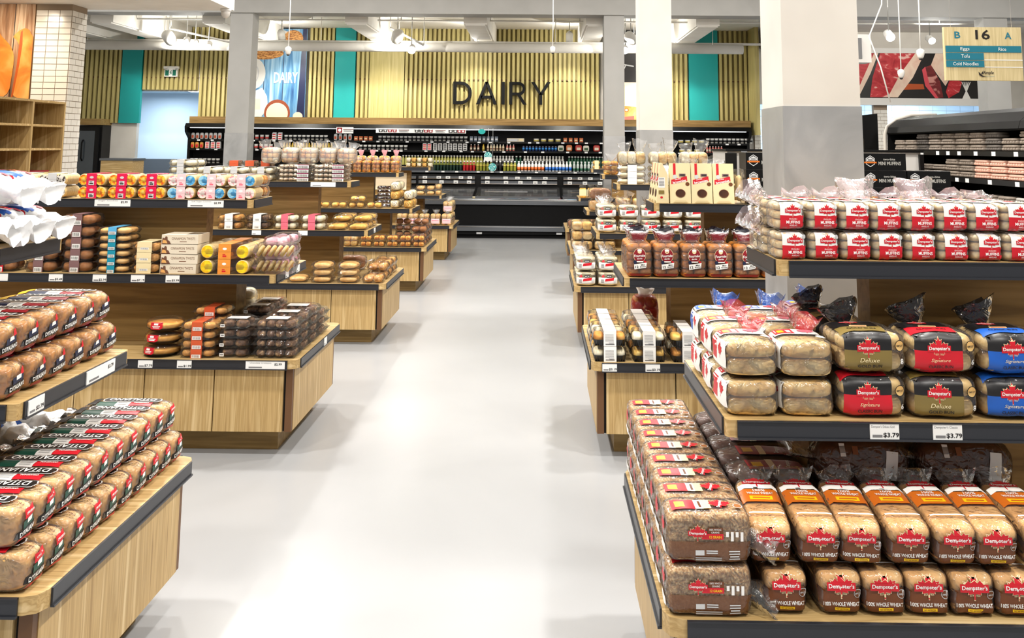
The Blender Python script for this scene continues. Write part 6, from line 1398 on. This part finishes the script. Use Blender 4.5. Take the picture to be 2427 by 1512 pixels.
root = empty('exit_sign', (-7.415, 18.53, 3.08)); tag(root, 'green running man exit sign above the lit doorway', 'sign')
g = G(); g.box(-7.54, -7.29, 18.5, 18.575, 2.98, 3.14, white); g.box(-7.56, -7.27, 18.49, 18.575, 3.14, 3.19, white); prt(root, 'housing', g)
g = G(); a = Art(); eg = C('exit_green', 10, 104, 84); a.rect(-.11, .11, -.06, .06, eg); a.rect(-.035, .04, -.06, .06, white); a.oval(.012, .036, .01, .01, eg, 10); a.poly([(-.004, .026), (.012, .026), (.012, -.004), (-.004, -.004)], eg); a.poly([(-.004, -.004), (.008, -.004), (-.012, -.046), (-.02, -.042)], eg); a.poly([(.002, -.004), (.014, -.004), (.028, -.03), (.018, -.034)], eg); a.poly([(.006, .022), (.03, .004), (.026, -.001), (.002, .014)], eg); a.poly([(-.004, .022), (-.026, .008), (-.022, .002), (.0, .014)], eg)
a.lay(g, (-7.415, 18.5, 3.06), (1, 0, 0), (0, 0, 1), None, .001, .0006); prt(root, 'face', g, 'green face with white running man')
for x in (-7.52, -7.31): g = G(); g.lathe([(.012, 0), (.028, .05), (.028, .056)], (x, 18.47, 3.13), lgrey, 12, 'x'); prt(root, 'lamp_head', g)

# hanging aisle sign
root = empty('aisle_sign', (3.35, 7.0, 2.37)); tag(root, 'hanging wooden aisle sign numbered 16 with teal category bars', 'sign')
sx0, sx1, sz0, sz1 = 3.062, 3.642, 2.168, 2.573; smid = (sx0+sx1)/2
g = G(); g.box(sx0, sx1, 6.985, 7.015, sz0, sz1, tex('pale_sign_oak', [(.3, (186, 168, 124)), (.55, (204, 187, 143)), (.75, (216, 200, 158))], (26, 26, 1.1), 3, 3, .4, .5, .25)); prt(root, 'board', g); tl = C('sign_teal', 28, 112, 132); dk = C('sign_ink', 30, 24, 22)
a = Art(); H_ = sz1-sz0
a.text('B', -.19, .142, .045, .052, tl, True); a.text('16', 0, .145, .11, .075, dk, True); a.text('A', .19, .138, .05, .052, tl, True)
a.rect(-.285, .285, .010, .06, tl, (4, 1)); a.rect(-.285, .0, -.048, .006, tl); a.rect(-.285, .0, -.102, -.052, tl); a.rect(.002, .288, -.050, -.044, dish); a.rect(.002, .288, -.104, -.098, dish)
a.text('Eggs', -.14, .033, .068, .03, dish); a.text('Rice', .14, .035, .058, .026, dish); a.text('Tofu', -.14, -.02, .062, .026, dish); a.text('Cold Noodles', -.14, -.077, .19, .026, dish)
a.text('Ample', .025, -.146, .08, .032, dk, True, .2); a.text('FOOD MARKET', .035, -.172, .07, .007, tl); a.poly([(-.035, -.15), (-.05, -.135), (-.045, -.162), (-.02, -.176), (.01, -.172), (-.018, -.166), (-.03, -.156)], dk); a.poly([(-.03, -.15), (-.012, -.126), (-.014, -.146), (-.024, -.158)], dk)
g = G(); a.lay(g, (smid, 6.985, (sz0+sz1)/2), (1, 0, 0), (0, 0, 1), None, .001, .0006); prt(root, 'lettering', g, 'teal bars and dark lettering')
for x in (3.12, 3.58): g = G(); g.tube([(x, 7, sz1), (x, 7, 5.2)], .0018, lgrey, 5); prt(root, 'wire', g)

# track spotlights
hot = mat('lamp_lens_glow', (255, 250, 238), .5, emit=26); wm = mat('white_metal', (232, 230, 226), .4)
def track_lamp(x, y, z, aim, s, label, top=4.0, power=0, spot=70):
    root = empty('track_spotlight', (x, y, z)); tag(root, label, 'spotlight', 'track spotlights'); d = (Vector(aim)-Vector((x, y, z))).normalized(); q = d.to_track_quat('Z', 'Y').to_matrix()
    g = G(); g.lathe([(.03*s, -.1*s), (.055*s, -.06*s), (.055*s, .08*s), (.05*s, .08*s)], (0, 0, 0), wm, 16); g.v = [tuple(q @ Vector(v)) for v in g.v]; obj('head', g, root)
    g = G(); g.lathe([(.048*s, .081*s), (.044*s, .086*s)], (0, 0, 0), hot, 16); g.v = [tuple(q @ Vector(v)) for v in g.v]; obj('lens', g, root, label='glowing lens')
    g = G(); g.tube([(0, 0, .02), (0, 0, max(.06, top-z))], .009, grey_paint, 6); obj('stem', g, root)
    if power: lamp('SPOT', Vector((x, y, z))+d*.12*s, power*1.15, (1, .95, .84), .05, aim, spot, .7, name='track_spotlight_beam')
    lamp('POINT', Vector((x, y, z))+d*.13*s, 10+6*s, (1, .97, .9), .055*s, name='track_spotlight_glow')
track_lamp(-6.6, 16.3, 3.52, (-6.9, 18.6, 2.9), 1.9, 'big bright spotlight aimed at the slats by the exit sign', power=120)
for i, (x, z) in enumerate(((-6.32, 3.47), (-6.16, 3.43), (-5.92, 3.40))): track_lamp(x, 16.4, z, (x+.5, 14, 2.0), 1.1, 'small spotlight, %s along the slanting track from the big one' % ORD[i])
track_lamp(-2.52, 16.3, 3.57, (-3.1, 18.6, 3.0), 1.9, 'big bright spotlight aimed at the plain wooden board', power=150); track_lamp(-2.28, 16.4, 3.36, (-1.9, 14, 2.4), 1.3, 'small spotlight hanging beside the big one near the board')
track_lamp(1.62, 16.3, 3.57, (2.7, 18.6, 3.0), 1.7, 'bright spotlight between the two pale pillars', power=90); track_lamp(1.53, 16.4, 3.38, (1.2, 14, 2.4), 1.2, 'small spotlight under the bright one between the pillars')
for i, (x, l) in enumerate(((-4.9, 'above the dairy poster'), (-3.05, 'above the teal panel'), (-1.24, 'above the letter A'), (.57, 'above the slats past the lettering'), (2.38, 'beside the white pillar'))):
    track_lamp(x, 17.4, 3.70, (x+.02, 18.5, 2.2), 1.25, 'white cylinder spotlight %s' % l, power=(60, 45, 75, 75, 60)[i], spot=80)
track_lamp(5.0, 13.2, 3.27, (4.8, 10, 1.6), 1.15, 'bright spotlight above the meat poster near the white pillar', 5.2); track_lamp(6.6, 15.6, 3.5, (6.6, 13, 2.2), 1.1, 'small spotlight above the meat poster near the aisle sign', 4.0)
for i, (p0, p1) in enumerate((((-6.7, 16.62, 3.72), (-5.6, 16.72, 3.48)), ((-2.7, 16.62, 3.76), (-2.1, 16.72, 3.46)))):
    g = G(); g.tube([p0, p1], .02, wm, 6); g.tube([p0, (p0[0], p0[1], 4.0)], .008, grey_paint, 5); g.tube([p1, (p1[0], p1[1], 4.0)], .008, grey_paint, 5); tag(obj('light_track', g), 'white light track %s' % ('near the exit sign', 'near the plain wooden board')[i], 'light track')

def pendant_camera(x, y, z, top, label):
    root = empty('security_camera', (x, y, z)); tag(root, label, 'camera'); g = G(); g.tube([(0, 0, .08), (.004, 0, .4), (0, 0, top-z)], .006, wm, 6); obj('drop_rod', g, root)
    g = G(); g.lathe([(.015, .085), (.034, .07), (.034, .045), (.026, .015), (.018, .0)], (0, 0, 0), wm, 16); obj('housing', g, root); g = G(); g.lathe([(.017, -.001), (.013, -.012), (.001, -.016)], (0, 0, 0), black, 12); obj('lens', g, root, label='black lens')
pendant_camera(.175, 12, 2.86, 5.2, 'white pendant camera hanging beside the letter Y'); pendant_camera(-2.735, 10, 2.62, 5.2, 'white pendant camera hanging over the dairy poster')
pendant_camera(3.38, 8.2, 2.45, 5.2, 'white pendant camera hanging in front of the meat poster'); pendant_camera(3.63, 9.3, 2.36, 5.2, 'lower white pendant camera hanging by the aisle sign')
root = empty('dome_camera', (-3.24, 9.42, 3.03)); tag(root, 'white dome camera under the soffit corner', 'camera'); g = G(); g.lathe([(.055, -.0015), (.055, -.02), (.05, -.024)][::-1], (0, 0, 0), wm, 18); obj('base', g, root); g = G(); g.lathe([(.001, -.095), (.025, -.09), (.042, -.065), (.048, -.025)], (0, 0, 0), C('dome_white', 214, 210, 204), 18); obj('dome', g, root)
g = G(); g.tube([(3.0, 8, 5.2), (3.01, 8, 3.4), (2.98, 8, 2.9), (2.86, 8, 2.62), (2.95, 8, 2.35), (3.02, 8, 2.05)], .006, wm, 6); tag(obj('cable', g), 'loose white cable hanging in front of the meat poster', 'cable')
root = empty('speaker', (3.3, 9.9, 2.6)); tag(root, 'white box speaker on the side of the big pillar gap', 'speaker'); g = G(); g.box(3.26, 3.52, 9.8, 10.0, 2.56, 2.86, wm); prt(root, 'cabinet', g); g = G(); g.box(3.28, 3.42, 9.792, 9.7995, 2.6, 2.82, grey_ink); prt(root, 'grille', g, 'grey grille'); g = G(); g.tube([(3.4, 9.9, 2.86), (3.4, 9.9, 5.2)], .012, wm, 6); prt(root, 'drop_rod', g)
root['label'] = 'white box speaker with grey grille beside the big white pillar'

# bakery cubby shelf
root = empty('cubby_shelf', (-4.83, 8.1, 0)); tag(root, 'tall oak cubby shelf standing beside the tiled pilaster', 'shelf')
g = G(); g.box(-5.04, -5.02, 7.28, 8.99, 0, 2.04, doak_v); prt(root, 'back_panel', g)
for y in (7.28, 7.845, 8.41, 8.97): g = G(); g.box(-5.02, -4.61, y, y+.022, 0, 2.018, oak_v); prt(root, 'upright', g)
for z in (2.018, 1.795, 1.575, 1.355, 1.13, .9, .67, .44, .21, .05):
    g = G(); g.box(-5.02, -4.61, 7.28, 8.99, z, z+.02, oak_h)
    if z < 2: g = G(); [g.box(-5.02, -4.615, y+.0225, y+.5645, z, z+.02, oak_h) for y in (7.28, 7.845, 8.41)]
    prt(root, 'shelf_board', g)
for i, y in enumerate((7.92, 8.5)): g = G(); g.box(-4.98, -4.66, y, y+.36, 1.3755, 1.388, C('tray_maroon', 150, 30, 50)); tag(obj('shelf_mat', g), 'maroon mat in the cubby shelf, %s compartment from the pilaster' % ('second', 'first')[i], 'mat')
